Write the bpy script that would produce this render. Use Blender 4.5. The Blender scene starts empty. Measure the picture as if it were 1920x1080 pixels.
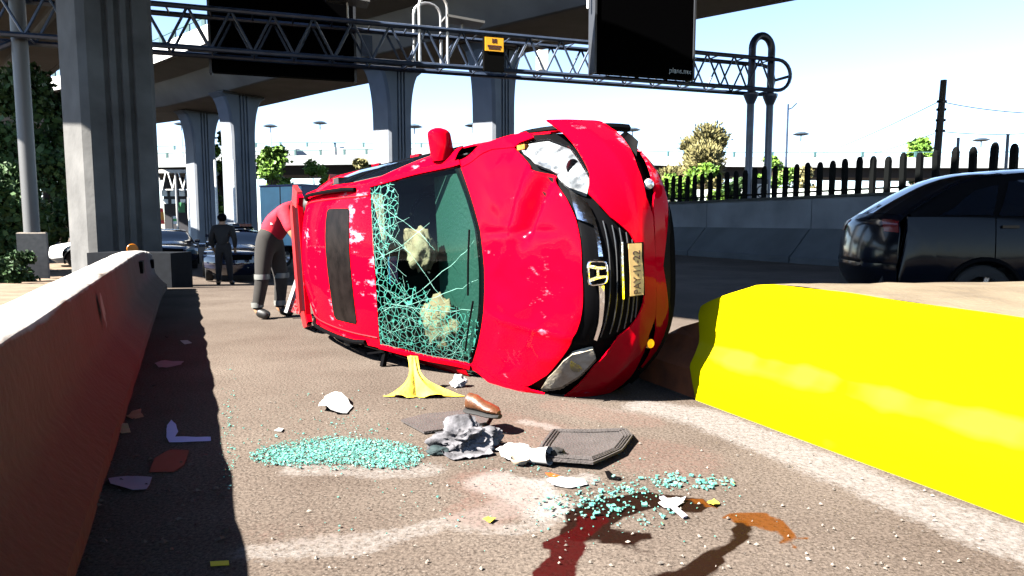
import bpy, bmesh, math, random
import numpy as np
from mathutils import Vector, Matrix, noise
random.seed(7)
R = math.radians
SC = bpy.context.scene
COL = SC.collection
PI = math.pi

# ------------------------------------------------------------------ camera
CAM_H, FOC, HOR = 1.134, 1300.0, 416.0
PITCH = math.atan((540 - HOR) / FOC)
cam_d = bpy.data.cameras.new('camera'); cam = bpy.data.objects.new('camera', cam_d); COL.objects.link(cam)
cam.location = (0, 0, CAM_H); cam.rotation_euler = (PI/2 - PITCH, 0, 0)
cam_d.sensor_width = 36; cam_d.lens = 36*FOC/1920; cam_d.clip_start = .05; cam_d.clip_end = 6000
SC.camera = cam
# ------------------------------------------------------------------ sky and sun
SUN_EL = R(43); SH = Vector((.86, .51)).normalized()       # direction in which shadows fall
w = bpy.data.worlds.new('World'); SC.world = w; w.use_nodes = True
nt = w.node_tree; bg = nt.nodes['Background']
sky = nt.nodes.new('ShaderNodeTexSky'); sky.sky_type = 'NISHITA'; sky.sun_disc = False
sky.sun_elevation = SUN_EL; sky.sun_rotation = math.atan2(-SH.x, -SH.y)
sky.air_density = 0.85; sky.dust_density = 0.6; sky.ozone_density = 0.0; sky.altitude = 2200
nt.links.new(sky.outputs[0], bg.inputs[0]); bg.inputs[1].default_value = .064
sun_d = bpy.data.lights.new('sun', 'SUN'); sun = bpy.data.objects.new('sun', sun_d); COL.objects.link(sun)
sun_d.energy = 5.0; sun_d.angle = R(.5); sun_d.color = (1, .95, .87)
sd = Vector((SH.x*math.cos(SUN_EL), SH.y*math.cos(SUN_EL), -math.sin(SUN_EL)))
sun.rotation_euler = sd.to_track_quat('-Z', 'Y').to_euler(); sun.location = (-20, -15, 30)
SC.view_settings.view_transform = 'Standard'; SC.view_settings.look = 'None'
SC.view_settings.exposure = 2.75; SC.view_settings.gamma = 1
SC.render.engine = 'CYCLES'; SC.cycles.max_bounces = 8; SC.cycles.diffuse_bounces = 0; SC.cycles.transparent_max_bounces = 16

# ------------------------------------------------------------------ helpers
def gz(x, y):                                              # the slip road dips away beyond the car
    a = min(max((y-9)/13, 0), 1); a = a*a*(3-2*a)
    b = min(max((1-x)/6, 0), 1); b = b*b*(3-2*b)
    return -.65*a*b
def ray(px, py):
    u = (px-960)/FOC; v = (540-py)/FOC
    c, s = math.cos(PITCH), math.sin(PITCH)
    return Vector((u, c+v*s, -s+v*c))
def G(px, py, z=0.0):                                      # point at height z
    d = ray(px, py); t = (z-CAM_H)/d.z
    return Vector((d.x*t, d.y*t, z))
def A(px, py, Y):                                          # point at depth Y
    d = ray(px, py); t = Y/d.y
    return Vector((d.x*t, Y, CAM_H+d.z*t))

def tag(o, label=None, cat=None, group=None, kind=None):
    if label: o['label'] = label
    if cat: o['category'] = cat
    if group: o['group'] = group
    if kind: o['kind'] = kind
    return o
def empty(name, loc=(0,0,0), rz=0, label=None, cat=None, group=None):
    o = bpy.data.objects.new(name, None); COL.objects.link(o); o.location = loc; o.rotation_euler = (0,0,rz)
    o.empty_display_size = .2
    return tag(o, label, cat, group)
class MB:
    def __init__(s): s.v = []; s.f = []
    def add(s, vs, fs):
        n = len(s.v); s.v += [tuple(v) for v in vs]; s.f += [tuple(i+n for i in f) for f in fs]; return s
    def box(s, c, d, rz=0, M=None):
        x, y, z = d[0]/2, d[1]/2, d[2]/2
        vs = [Vector((a*x, b*y, e*z)) for a in (-1,1) for b in (-1,1) for e in (-1,1)]
        if rz: vs = [Matrix.Rotation(rz, 3, 'Z') @ v for v in vs]
        if M: vs = [M @ v for v in vs]
        return s.add([v+Vector(c) for v in vs], [(0,1,3,2),(4,6,7,5),(0,4,5,1),(2,3,7,6),(0,2,6,4),(1,5,7,3)])
    def bar(s, a, b, wd, h=None, up=(0,0,1)):
        a, b = Vector(a), Vector(b); h = h or wd; d = (b-a).normalized(); u = Vector(up)
        if abs(d.dot(u)) > .98: u = Vector((1,0,0))
        r = d.cross(u).normalized(); u = r.cross(d)
        vs = [p + r*i*wd/2 + u*j*h/2 for p in (a, b) for i, j in ((-1,-1),(1,-1),(1,1),(-1,1))]
        return s.add(vs, [(3,2,1,0),(4,5,6,7),(0,1,5,4),(1,2,6,5),(2,3,7,6),(3,0,4,7)])
    def tube(s, pts, r, n=8, cap=True):
        pts = [Vector(p) for p in pts]; m = len(pts); rr = r if hasattr(r, '__len__') else [r]*m
        base = len(s.v); u = None
        for i, p in enumerate(pts):
            d = (pts[min(i+1, m-1)]-pts[max(i-1, 0)]).normalized()
            if u is None: u = Vector((0,0,1)) if abs(d.z) < .9 else Vector((1,0,0))
            u = (u - d*u.dot(d)).normalized(); q = d.cross(u)
            for k in range(n):
                t = 2*PI*k/n; s.v.append(tuple(p+(u*math.cos(t)+q*math.sin(t))*rr[i]))
        for i in range(m-1):
            for k in range(n):
                a = base+i*n+k; b = base+i*n+(k+1) % n; s.f.append((a, b, b+n, a+n))
        if cap:
            s.f.append(tuple(base+k for k in range(n))[::-1]); s.f.append(tuple(base+(m-1)*n+k for k in range(n)))
        return s
    def lathe(s, prof, n=24, axis='Z', c=(0,0,0)):         # prof: (r, h)
        base = len(s.v); m = len(prof)
        for r, h in prof:
            for k in range(n):
                t = 2*PI*k/n; p = (r*math.cos(t), r*math.sin(t), h)
                if axis == 'Y': p = (p[0], p[2], -p[1])
                if axis == 'X': p = (p[2], p[0], p[1])
                s.v.append((p[0]+c[0], p[1]+c[1], p[2]+c[2]))
        for i in range(m-1):
            for k in range(n):
                a = base+i*n+k; b = base+i*n+(k+1) % n; s.f.append((a, b, b+n, a+n))
        return s
    def loft(s, rings, closed=True, cap=True):             # rings: lists of points of equal length
        base = len(s.v); n = len(rings[0])
        for r in rings: s.v += [tuple(p) for p in r]
        for i in range(len(rings)-1):
            for k in range(n if closed else n-1):
                a = base+i*n+k; b = base+i*n+(k+1) % n; s.f.append((a, b, b+n, a+n))
        if cap and closed:
            s.f.append(tuple(base+k for k in range(n))[::-1]); s.f.append(tuple(base+(len(rings)-1)*n+k for k in range(n)))
        return s
    def prism(s, poly, z0, z1):
        n = len(poly)
        return s.loft([[(p[0], p[1], z) for p in poly] for z in (z0, z1)])
    def mesh(s, name, smooth=False):
        me = bpy.data.meshes.new(name); me.from_pydata(s.v, [], s.f); me.update()
        bm = bmesh.new(); bm.from_mesh(me); bmesh.ops.recalc_face_normals(bm, faces=bm.faces); bm.to_mesh(me); bm.free()
        if smooth: smooth_mesh(me)
        return me
    def build(s, name, m, parent=None, smooth=False):
        return obj(name, s.mesh(name, smooth), m, parent)
def smooth_mesh(me, ang=35):
    me.polygons.foreach_set('use_smooth', [True]*len(me.polygons))
    try: me.set_sharp_from_angle(angle=R(ang))
    except Exception: pass
def obj(name, me, m, parent=None):
    o = bpy.data.objects.new(name, me); COL.objects.link(o)
    if m is not None:
        me.materials.clear(); me.materials.append(m)
    if parent is not None: o.parent = parent
    return o
def copy_tree(o, parent=None):
    c = o.copy(); COL.objects.link(c); c.parent = parent
    for ch in list(o.children): copy_tree(ch, c)
    return c

# ------------------------------------------------------------------ materials
MATS = {}
def mat(name, col, rough=.6, metal=0, var=.0, scale=8, bump=0, bscale=40, coat=0, spec=.5, col2=None, trans=0):
    if name in MATS: return MATS[name]
    m = bpy.data.materials.new(name); m.use_nodes = True; n = m.node_tree.nodes; l = m.node_tree.links
    b = n['Principled BSDF']; b.inputs['Roughness'].default_value = rough; b.inputs['Metallic'].default_value = metal
    b.inputs['Coat Weight'].default_value = coat; b.inputs['Coat Roughness'].default_value = .04
    b.inputs['Specular IOR Level'].default_value = spec; b.inputs['Transmission Weight'].default_value = trans
    b.inputs['Base Color'].default_value = (*col, 1)
    tc = n.new('ShaderNodeTexCoord')
    if var or col2:
        nz = n.new('ShaderNodeTexNoise'); nz.inputs['Scale'].default_value = scale; nz.inputs['Detail'].default_value = 6
        l.new(tc.outputs['Object'], nz.inputs['Vector'])
        rp = n.new('ShaderNodeValToRGB'); rp.color_ramp.elements[0].position = .3; rp.color_ramp.elements[1].position = .7
        c2 = col2 or tuple(min(1, c*(1+var)) for c in col); c1 = col if col2 else tuple(c*(1-var) for c in col)
        rp.color_ramp.elements[0].color = (*c1, 1); rp.color_ramp.elements[1].color = (*c2, 1)
        l.new(nz.outputs['Fac'], rp.inputs[0]); l.new(rp.outputs[0], b.inputs['Base Color'])
    if bump:
        nb = n.new('ShaderNodeTexNoise'); nb.inputs['Scale'].default_value = bscale; nb.inputs['Detail'].default_value = 8
        l.new(tc.outputs['Object'], nb.inputs['Vector'])
        bp = n.new('ShaderNodeBump'); bp.inputs['Strength'].default_value = bump; bp.inputs['Distance'].default_value = .02
        l.new(nb.outputs['Fac'], bp.inputs['Height']); l.new(bp.outputs[0], b.inputs['Normal'])
    MATS[name] = m; return m
def nodes(m): return m.node_tree.nodes, m.node_tree.links, m.node_tree.nodes['Principled BSDF']
def facing(n, l, base, amp):                               # reflectance of a thin pane, alike from both sides
    lw = n.new('ShaderNodeLayerWeight'); lw.inputs['Blend'].default_value = .5
    pw = n.new('ShaderNodeMath'); pw.operation = 'POWER'; pw.inputs[1].default_value = 4; l.new(lw.outputs['Facing'], pw.inputs[0])
    ma = n.new('ShaderNodeMath'); ma.operation = 'MULTIPLY_ADD'; ma.inputs[1].default_value = amp; ma.inputs[2].default_value = base; l.new(pw.outputs[0], ma.inputs[0]); return ma.outputs[0]
def glass_mat(name, tint, gloss=.12, dark=None):
    m = bpy.data.materials.new(name); m.use_nodes = True; n = m.node_tree.nodes; l = m.node_tree.links
    n.remove(n['Principled BSDF']); out = n['Material Output']
    t = n.new('ShaderNodeBsdfTransparent'); t.inputs[0].default_value = (*tint, 1)
    g = n.new('ShaderNodeBsdfGlossy'); g.inputs['Roughness'].default_value = .02
    fr = facing(n, l, .035, .5)
    mx = n.new('ShaderNodeMixShader'); l.new(fr, mx.inputs[0]); l.new(t.outputs[0], mx.inputs[1]); l.new(g.outputs[0], mx.inputs[2])
    l.new(mx.outputs[0], out.inputs[0]); MATS[name] = m; return m

CONC = mat('concrete', (.18,.18,.18), .85, var=.28, scale=1.3, bump=.25, bscale=14)
CONC_L = mat('concrete_light', (.52,.51,.49), .85, var=.15, scale=.8, bump=.15, bscale=8)
CONC_B = mat('concrete_brown', (.30,.21,.14), .9, var=.3, scale=.5, bump=.2, bscale=6)
STEEL = mat('painted_steel', (.035,.05,.085), .35, .3, var=.3, scale=3)
GALV = mat('galvanised_steel', (.42,.42,.42), .4, .7, var=.2, scale=5)
BLACK = mat('black_plastic', (.0025,.0025,.003), .6, spec=.03)
RUBBER = mat('rubber', (.008,.008,.008), .8, bump=.2, bscale=60)
CHROME = mat('chrome', (.85,.85,.87), .12, 1, bump=.12, bscale=30)
WHITE = mat('white_paint', (.8,.8,.78), .5, var=.06)
REDP = mat('red_paint', (.72,.0005,.008), .34, .0, coat=.11, spec=.0, bump=.03, bscale=9)
def scuffed():
    n, l, b = nodes(REDP); tc = n.new('ShaderNodeTexCoord')
    mp = n.new('ShaderNodeMapping'); mp.inputs['Scale'].default_value = (2.2, 6, 3); mp.inputs['Rotation'].default_value = (0,0,.5); l.new(tc.outputs['Object'], mp.inputs[0])
    a = n.new('ShaderNodeTexNoise'); a.inputs['Scale'].default_value = 2.0; a.inputs['Detail'].default_value = 9; a.inputs['Roughness'].default_value = .72; l.new(mp.outputs[0], a.inputs[0])
    w_ = n.new('ShaderNodeTexNoise'); w_.inputs['Scale'].default_value = 1.7; l.new(tc.outputs['Object'], w_.inputs[0])
    q = n.new('ShaderNodeMath'); q.operation = 'MULTIPLY'; l.new(a.outputs['Fac'], q.inputs[0]); l.new(w_.outputs['Fac'], q.inputs[1])
    rp = n.new('ShaderNodeValToRGB'); e = rp.color_ramp.elements; e[0].position = .345; e[0].color = (.72,.0005,.010,1); e[1].position = .40; e[1].color = (.55,.16,.22,1); l.new(q.outputs[0], rp.inputs[0]); l.new(rp.outputs[0], b.inputs['Base Color'])
scuffed()
RED_SHADE = mat('red_shaded', (.28,.004,.006), .55)  # darker copy of the red paint, shade put into the tailgate's colour
GREY = mat('grey_plastic', (.12,.12,.12), .6)
LEAF = mat('leaf_green', (.06,.14,.015), .6, col2=(.16,.30,.03), scale=2.5)
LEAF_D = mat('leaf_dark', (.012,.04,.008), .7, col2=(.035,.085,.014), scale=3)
LEAF_O = mat('leaf_olive', (.13,.12,.04), .7, col2=(.24,.21,.08), scale=3)
BARK = mat('bark', (.10,.07,.05), .9, bump=.5, bscale=20)
CARGLASS = mat('car_glass', (.004,.006,.01), .03, coat=.3)
TAIL = mat('red_lens', (.10,.002,.003), .2, coat=.2)
LENS = glass_mat('clear_lens', (.93,.95,.97))

def asphalt():
    m = mat('asphalt', (.19,.14,.11), .88); n, l, b = nodes(m)
    tc = n.new('ShaderNodeTexCoord')
    def nz(sc, det=4, rgh=.6):
        q = n.new('ShaderNodeTexNoise'); q.inputs['Scale'].default_value = sc; q.inputs['Detail'].default_value = det
        q.inputs['Roughness'].default_value = rgh; l.new(tc.outputs['Object'], q.inputs['Vector']); return q.outputs['Fac']
    def ramp(f, p0, c0, p1, c1):
        r = n.new('ShaderNodeValToRGB'); e = r.color_ramp.elements; e[0].position = p0; e[0].color = (*c0, 1); e[1].position = p1; e[1].color = (*c1, 1)
        l.new(f, r.inputs[0]); return r.outputs[0]
    def mix(f, a, c, mode='MIX'):
        x = n.new('ShaderNodeMix'); x.data_type = 'RGBA'; x.blend_type = mode
        if isinstance(f, float): x.inputs[0].default_value = f
        else: l.new(f, x.inputs[0])
        for s, v in ((6, a), (7, c)):
            if isinstance(v, tuple): x.inputs[s].default_value = (*v, 1)
            else: l.new(v, x.inputs[s])
        return x.outputs[2]
    def attr(nm):
        a = n.new('ShaderNodeAttribute'); a.attribute_name = nm; return a.outputs['Fac']
    def math_(op, a, c):
        x = n.new('ShaderNodeMath'); x.operation = op; x.use_clamp = True
        for s, v in ((0, a), (1, c)):
            if isinstance(v, (int, float)): x.inputs[s].default_value = v
            else: l.new(v, x.inputs[s])
        return x.outputs[0]
    big = ramp(nz(.7, 5), .35, (.070,.055,.045), .7, (.108,.089,.074))
    grit = nz(75, 6, .85)
    c = mix(1.0, big, ramp(grit, .36, (.34,.32,.31), .64, (1.65,1.65,1.65)), 'MULTIPLY')
    vo = n.new('ShaderNodeTexVoronoi'); vo.inputs['Scale'].default_value = 42; l.new(tc.outputs['Object'], vo.inputs['Vector'])
    peb = ramp(vo.outputs['Distance'], .10, (1,1,1), .2, (0,0,0))
    c = mix(math_('MULTIPLY', peb, .45), c, (.20,.17,.145))
    # spilled powder, dust and fluid: shapes of their own, broken up by fine noise
    br = nz(34, 10, .85)
    pw = math_('MULTIPLY', math_('SUBTRACT', math_('ADD', attr('powder'), br), .76), 4.0)
    c = mix(math_('MINIMUM', pw, .93), c, (.19,.175,.165))
    pk = math_('MULTIPLY', math_('SUBTRACT', math_('ADD', attr('scrape'), br), .82), 3.0)
    c = mix(math_('MINIMUM', pk, .7), c, (.115,.062,.05))
    st = math_('MULTIPLY', math_('SUBTRACT', math_('ADD', attr('fluid'), math_('MULTIPLY', br, .3)), .55), 6)
    c = mix(math_('MINIMUM', st, .985), c, (.0060,.0015,.0006))
    rd = math_('MULTIPLY', math_('SUBTRACT', math_('ADD', attr('red_fluid'), math_('MULTIPLY', br, .3)), .55), 6)
    c = mix(math_('MINIMUM', rd, .97), c, (.022,.0003,.0004))
    og = math_('MULTIPLY', math_('SUBTRACT', math_('ADD', attr('rust_fluid'), math_('MULTIPLY', br, .3)), .55), 6)
    c = mix(math_('MINIMUM', og, .93), c, (.075,.022,.002))
    l.new(c, b.inputs['Base Color'])
    wet = math_('MAXIMUM', math_('MAXIMUM', st, rd), og)
    rr = n.new('ShaderNodeMapRange'); rr.inputs[3].default_value = .9; rr.inputs[4].default_value = .7; l.new(wet, rr.inputs[0]); l.new(rr.outputs[0], b.inputs['Roughness'])
    b.inputs['Specular IOR Level'].default_value = .05
    bp = n.new('ShaderNodeBump'); bp.inputs['Strength'].default_value = .55; bp.inputs['Distance'].default_value = .012
    l.new(math_('ADD', grit, vo.outputs['Distance']), bp.inputs['Height']); l.new(bp.outputs[0], b.inputs['Normal'])
    return m
ASPH = asphalt()
DIRT = mat('sandy_dirt', (.10,.065,.038), .95, col2=(.18,.13,.085), scale=1.5, bump=.6, bscale=12)

# ------------------------------------------------------------------ ground and road
def chain(X, Y, pts, r, soft=.5):                          # 1 inside a chain of capsules, falling to 0
    best = np.full(X.shape, 1e9)
    rs = r if hasattr(r, '__len__') else [r]*len(pts)
    for (a, ra), (b, rb) in zip(list(zip(pts, rs))[:-1], list(zip(pts, rs))[1:]):
        ax, ay, bx, by = a[0], a[1], b[0], b[1]
        L2 = (bx-ax)**2+(by-ay)**2+1e-9
        t = np.clip(((X-ax)*(bx-ax)+(Y-ay)*(by-ay))/L2, 0, 1)
        d = np.hypot(X-ax-t*(bx-ax), Y-ay-t*(by-ay))/(ra+(rb-ra)*t)
        best = np.minimum(best, d)
    return np.clip((1+soft-best)/soft, 0, 1)
def PXL(l): return [(G(*p).x, G(*p).y) for p in l]
def make_road():
    xs = np.unique(np.round(np.concatenate([np.arange(-70, -3, 2.0), np.arange(-3, 4, .035), np.arange(4, 70, 2.0)]), 4))
    ys = np.unique(np.round(np.concatenate([np.arange(-25, 1, 1.5), np.arange(1, 8, .035), np.arange(8, 26, 1.0), np.arange(26, 140, 6)]), 4))
    X, Y = np.meshgrid(xs, ys); ny, nx = X.shape
    a = np.clip((Y-9)/13, 0, 1); a = a*a*(3-2*a); b = np.clip((1-X)/6, 0, 1); b = b*b*(3-2*b)
    Z = -.65*a*b
    v = np.stack([X, Y, Z], -1).reshape(-1, 3)
    i = np.arange(ny-1)[:, None]*nx+np.arange(nx-1)[None]; f = np.stack([i, i+1, i+1+nx, i+nx], -1).reshape(-1, 4)
    me = bpy.data.meshes.new('road'); me.from_pydata(v.tolist(), [], f.tolist()); me.update()
    wx = X.copy(); wy = Y.copy()
    near = (X > -3.2) & (X < 4.2) & (Y > .9) & (Y < 8.2)
    for j, k in zip(*np.where(near)):
        p = Vector((X[j, k]*5, Y[j, k]*5, 0)); q = noise.noise_vector(p)*.035+noise.noise_vector(p*3.3)*.018
        wx[j, k] += q.x; wy[j, k] += q.y
    def layer(nm, parts):
        val = np.zeros(X.shape)
        for pts, r, soft, amp in parts: val = np.maximum(val, amp*chain(wx, wy, PXL(pts), r, soft))
        at = me.attributes.new(nm, 'FLOAT', 'POINT'); at.data.foreach_set('value', val.reshape(-1).astype(np.float32))
    layer('powder', [
        ([(465,1035),(560,1025),(700,1015),(820,985),(930,960),(1010,935)], [.05,.06,.06,.04,.05,.09], 1.6, .36),
        ([(930,905),(985,920),(1015,950)], .10, 1.2, .5), ([(850,985),(940,990),(1010,985)], .04, 1.5, .35),
        ([(560,878),(700,885),(800,880)], .06, 1.5, .36), ([(1030,905),(1100,900)], .05, 1.4, .4),
        ([(980,790),(1040,805)], .035, 1.2, .42), ([(1130,765),(1250,785),(1330,800)], .04, 1.2, .3),
        ([(1210,762),(1300,775),(1400,815),(1560,880),(1720,945),(1950,1035)], [.10,.13,.12,.12,.11,.12], 1.6, .40),
        ([(1330,775),(1500,850),(1950,1015)], .12, 1.8, .22),
        ([(370,545),(450,553),(500,560)], .06, 1.5, .3)])
    layer('scrape', [([(900,790),(1060,830),(1250,860)], .22, 1.4, .40), ([(900,900),(960,930),(900,960)], .12, 1.4, .42),
                     ([(500,1000),(640,1000)], .08, 1.6, .32), ([(1050,760),(1200,790)], .12, 1.6, .4)])
    layer('fluid', [([(1085,1000),(1105,970),(1150,948),(1215,935),(1290,945),(1320,944)], [.06,.08,.085,.065,.065,.03], .45, .74),
                    ([(1110,1000),(1160,1008),(1195,1004)], [.075,.06,.045], .5, .6), ([(1190,1030),(1215,1035)], .03, .9, .48),
                    ([(1405,985),(1385,1010),(1345,1045),(1290,1075),(1225,1095)], [.038,.034,.038,.05,.055], .5, .6)])
    layer('red_fluid', [([(1025,1026),(1075,1018),(1110,975)], [.025,.05,.05], .5, .62), ([(1075,1020),(1062,1055),(1040,1085)], [.05,.055,.065], .5, .8)])
    layer('rust_fluid', [([(1385,972),(1430,978),(1460,990),(1480,1003)], [.04,.065,.05,.03], .5, .62), ([(1440,965),(1480,985),(1515,1012)], [.01,.012,.008], .5, .6),
                         ([(1455,1010),(1485,1022),(1508,1028)], [.01,.014,.01], .5, .6), ([(1310,940),(1335,948),(1355,956)], [.03,.025,.01], .5, .6)])
    smooth_mesh(me)
    tag(obj('road', me, ASPH), kind='structure')
make_road()
mb = MB(); mb.add([(-2500,-800,-.75),(2500,-800,-.75),(2500,4000,-.75),(-2500,4000,-.75)], [(0,1,2,3)])
tag(mb.build('ground', mat('far_ground', (.22,.18,.13), .95, var=.3, scale=.05)), kind='structure')
def BL(y): return -.40-.47*y                               # toe of the left barrier
def make_verge():
    mb = MB(); ys = np.arange(-6, 40, .5); off = [-.28, -.6, -1, -1.5, -2, -2.6, -3.2, -4, -5, -6.5, -8, -10, -14, -20, -30]
    for y in ys:
        for o in off:
            x = BL(y)+o
            mb.v.append((x, y, gz(x, y)+.035+.10*abs(noise.noise(Vector((x*.9, y*.9, 0))))+.05*noise.noise(Vector((x*3, y*3, 5)))))
    n = len(off)
    for i in range(len(ys)-1):
        for k in range(n-1):
            a = i*n+k; mb.f.append((a, a+1, a+1+n, a+n))
    tag(mb.build('dirt_verge', DIRT, smooth=True), kind='structure')
make_verge()

# ------------------------------------------------------------------ barriers
def make_left_barrier():
    m = mat('barrier_concrete', (.33,.24,.17), .9); n, l, b = nodes(m)
    tc = n.new('ShaderNodeTexCoord'); sp = n.new('ShaderNodeSeparateXYZ'); l.new(tc.outputs['Object'], sp.inputs[0])
    nz = n.new('ShaderNodeTexNoise'); nz.inputs['Scale'].default_value = 2.2; nz.inputs['Detail'].default_value = 8; l.new(tc.outputs['Object'], nz.inputs[0])
    ad = n.new('ShaderNodeMath'); ad.operation = 'MULTIPLY_ADD'; ad.inputs[1].default_value = 2.2; l.new(nz.outputs['Fac'], ad.inputs[0]); l.new(sp.outputs['Y'], ad.inputs[2])
    mr = n.new('ShaderNodeMapRange'); mr.inputs[1].default_value = 1; mr.inputs[2].default_value = 15; l.new(ad.outputs[0], mr.inputs[0])
    rp = n.new('ShaderNodeValToRGB'); e = rp.color_ramp.elements
    e[0].position = .12; e[0].color = (.045,.026,.013,1); e[1].position = .9; e[1].color = (.06,.06,.064,1)
    q = e.new(.33); q.color = (.048,.018,.011,1); q = e.new(.46); q.color = (.062,.013,.017,1); q = e.new(.62); q.color = (.055,.048,.052,1)
    l.new(mr.outputs[0], rp.inputs[0])
    # red-brown grime on the foot; sunlit white painted into the top
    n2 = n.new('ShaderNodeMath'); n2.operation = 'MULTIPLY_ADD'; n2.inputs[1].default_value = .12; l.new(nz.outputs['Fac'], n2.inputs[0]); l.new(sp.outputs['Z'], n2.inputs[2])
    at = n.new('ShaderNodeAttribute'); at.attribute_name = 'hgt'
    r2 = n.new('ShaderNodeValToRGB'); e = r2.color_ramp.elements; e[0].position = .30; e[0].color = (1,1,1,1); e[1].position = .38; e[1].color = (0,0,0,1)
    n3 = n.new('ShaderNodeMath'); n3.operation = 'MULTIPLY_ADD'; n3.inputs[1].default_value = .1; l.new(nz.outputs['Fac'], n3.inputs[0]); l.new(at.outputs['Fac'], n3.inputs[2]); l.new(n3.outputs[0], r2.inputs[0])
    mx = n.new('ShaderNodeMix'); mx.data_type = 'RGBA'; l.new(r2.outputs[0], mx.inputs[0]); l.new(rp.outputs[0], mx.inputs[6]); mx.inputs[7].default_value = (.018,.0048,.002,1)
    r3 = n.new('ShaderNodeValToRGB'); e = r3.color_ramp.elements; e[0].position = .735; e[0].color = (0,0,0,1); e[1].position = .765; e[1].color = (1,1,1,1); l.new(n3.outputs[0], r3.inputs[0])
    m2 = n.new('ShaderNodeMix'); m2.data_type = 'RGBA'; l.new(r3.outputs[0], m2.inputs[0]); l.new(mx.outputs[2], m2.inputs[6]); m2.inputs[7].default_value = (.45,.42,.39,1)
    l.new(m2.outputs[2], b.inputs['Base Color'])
    nb = n.new('ShaderNodeTexNoise'); nb.inputs['Scale'].default_value = 18; nb.inputs['Detail'].default_value = 8; l.new(tc.outputs['Object'], nb.inputs[0])
    bp = n.new('ShaderNodeBump'); bp.inputs['Strength'].default_value = .35; bp.inputs['Distance'].default_value = .02; l.new(nb.outputs['Fac'], bp.inputs['Height']); l.new(bp.outputs[0], b.inputs['Normal'])
    root = empty('concrete_barrier', (BL(4), 4, 0), 0, 'long grey concrete barrier with sunlit white painted into its top, pink and brown stained side, litter along its foot', 'barrier')
    prof = [(0,-.1),(0,.09),(-.10,.19),(-.185,.31),(-.20,.36),(-.215,.5),(-.235,.66),(-.245,.705),(-.27,.72),(-.36,.725),(-.48,.72),(-.50,.70),(-.52,.5),(-.55,.3),(-.62,.1),(-.62,-.3)]
    mb = MB(); rings = []; hs = []; nrm = Vector((1, .47)).normalized(); O = Vector((BL(4), 4, 0))
    ys = list(np.arange(-3, 13.9, .12))
    for y in ys:
        end = min(1, max(0, (13.9-y)/.35)); end = math.sqrt(max(0.02, 1-(1-end)**2)); rg = []
        for k, (o, h) in enumerate(prof):
            o2 = -.31+(o+.31)*end
            x = BL(y)+nrm.x*o2; yy = y+nrm.y*o2
            g = noise.noise(Vector((x*2.5, yy*2.5, h*3)))*.008
            chip = 0
            if .64 < h < .73 and o > -.3: chip = -.018*max(0, noise.noise(Vector((y*3.1, h*2, 3)))+.12)
            rg.append(Vector((x+g+chip, yy, gz(x, y)+h*(1 if h < .3 else end**.2)+chip*.9+g))-O); hs.append(h+g)
        rings.append(rg)
    mb.loft(rings); me = mb.mesh('wall_body', True)
    at = me.attributes.new('hgt', 'FLOAT', 'POINT'); at.data.foreach_set('value', np.array(hs, dtype=np.float32))
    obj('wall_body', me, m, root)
    def onface(y, h):                                      # point on the upper face
        k = -.185-(h-.31)*.125; x = BL(y)+nrm.x*k; return Vector((x, y+nrm.y*k, gz(x, y)+h))-O
    t = Vector((-.47, 1, 0)).normalized(); nn = Vector((nrm.x, nrm.y, .1))
    mb = MB(); c = onface(9.6, .52); mb.box(c+nn*.012, (.34, .05, .16), math.atan2(t.y, t.x)); mb.build('drain_pocket', BLACK, root)
    mb = MB(); c = onface(12.6, .50); mb.box(c+nn*.012, (.30, .05, .15), math.atan2(t.y, t.x)); mb.build('drain_pocket', BLACK, root)
    mb = MB(); c = onface(5.05, .50)                       # a tar smear running down the side
    ol = [(-.05,.02),(-.03,.1),(.0,.13),(.035,.1),(.05,.0),(.06,-.06),(.03,-.03),(.02,-.1),(.0,-.14),(-.012,-.06),(-.04,-.08)]
    vs = [c+nn*.014+t*a*1.5+Vector((-nrm.x*b_*.12, -nrm.y*b_*.12, b_)) for a, b_ in ol]; mb.add(vs, [tuple(range(len(vs)))])
    bm = bmesh.new(); me = mb.mesh('tar_smear'); bm.from_mesh(me); bmesh.ops.triangulate(bm, faces=bm.faces); bm.to_mesh(me); bm.free()
    obj('tar_smear', me, mat('tar', (.004,.004,.004), .5), root)
make_left_barrier()

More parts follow.
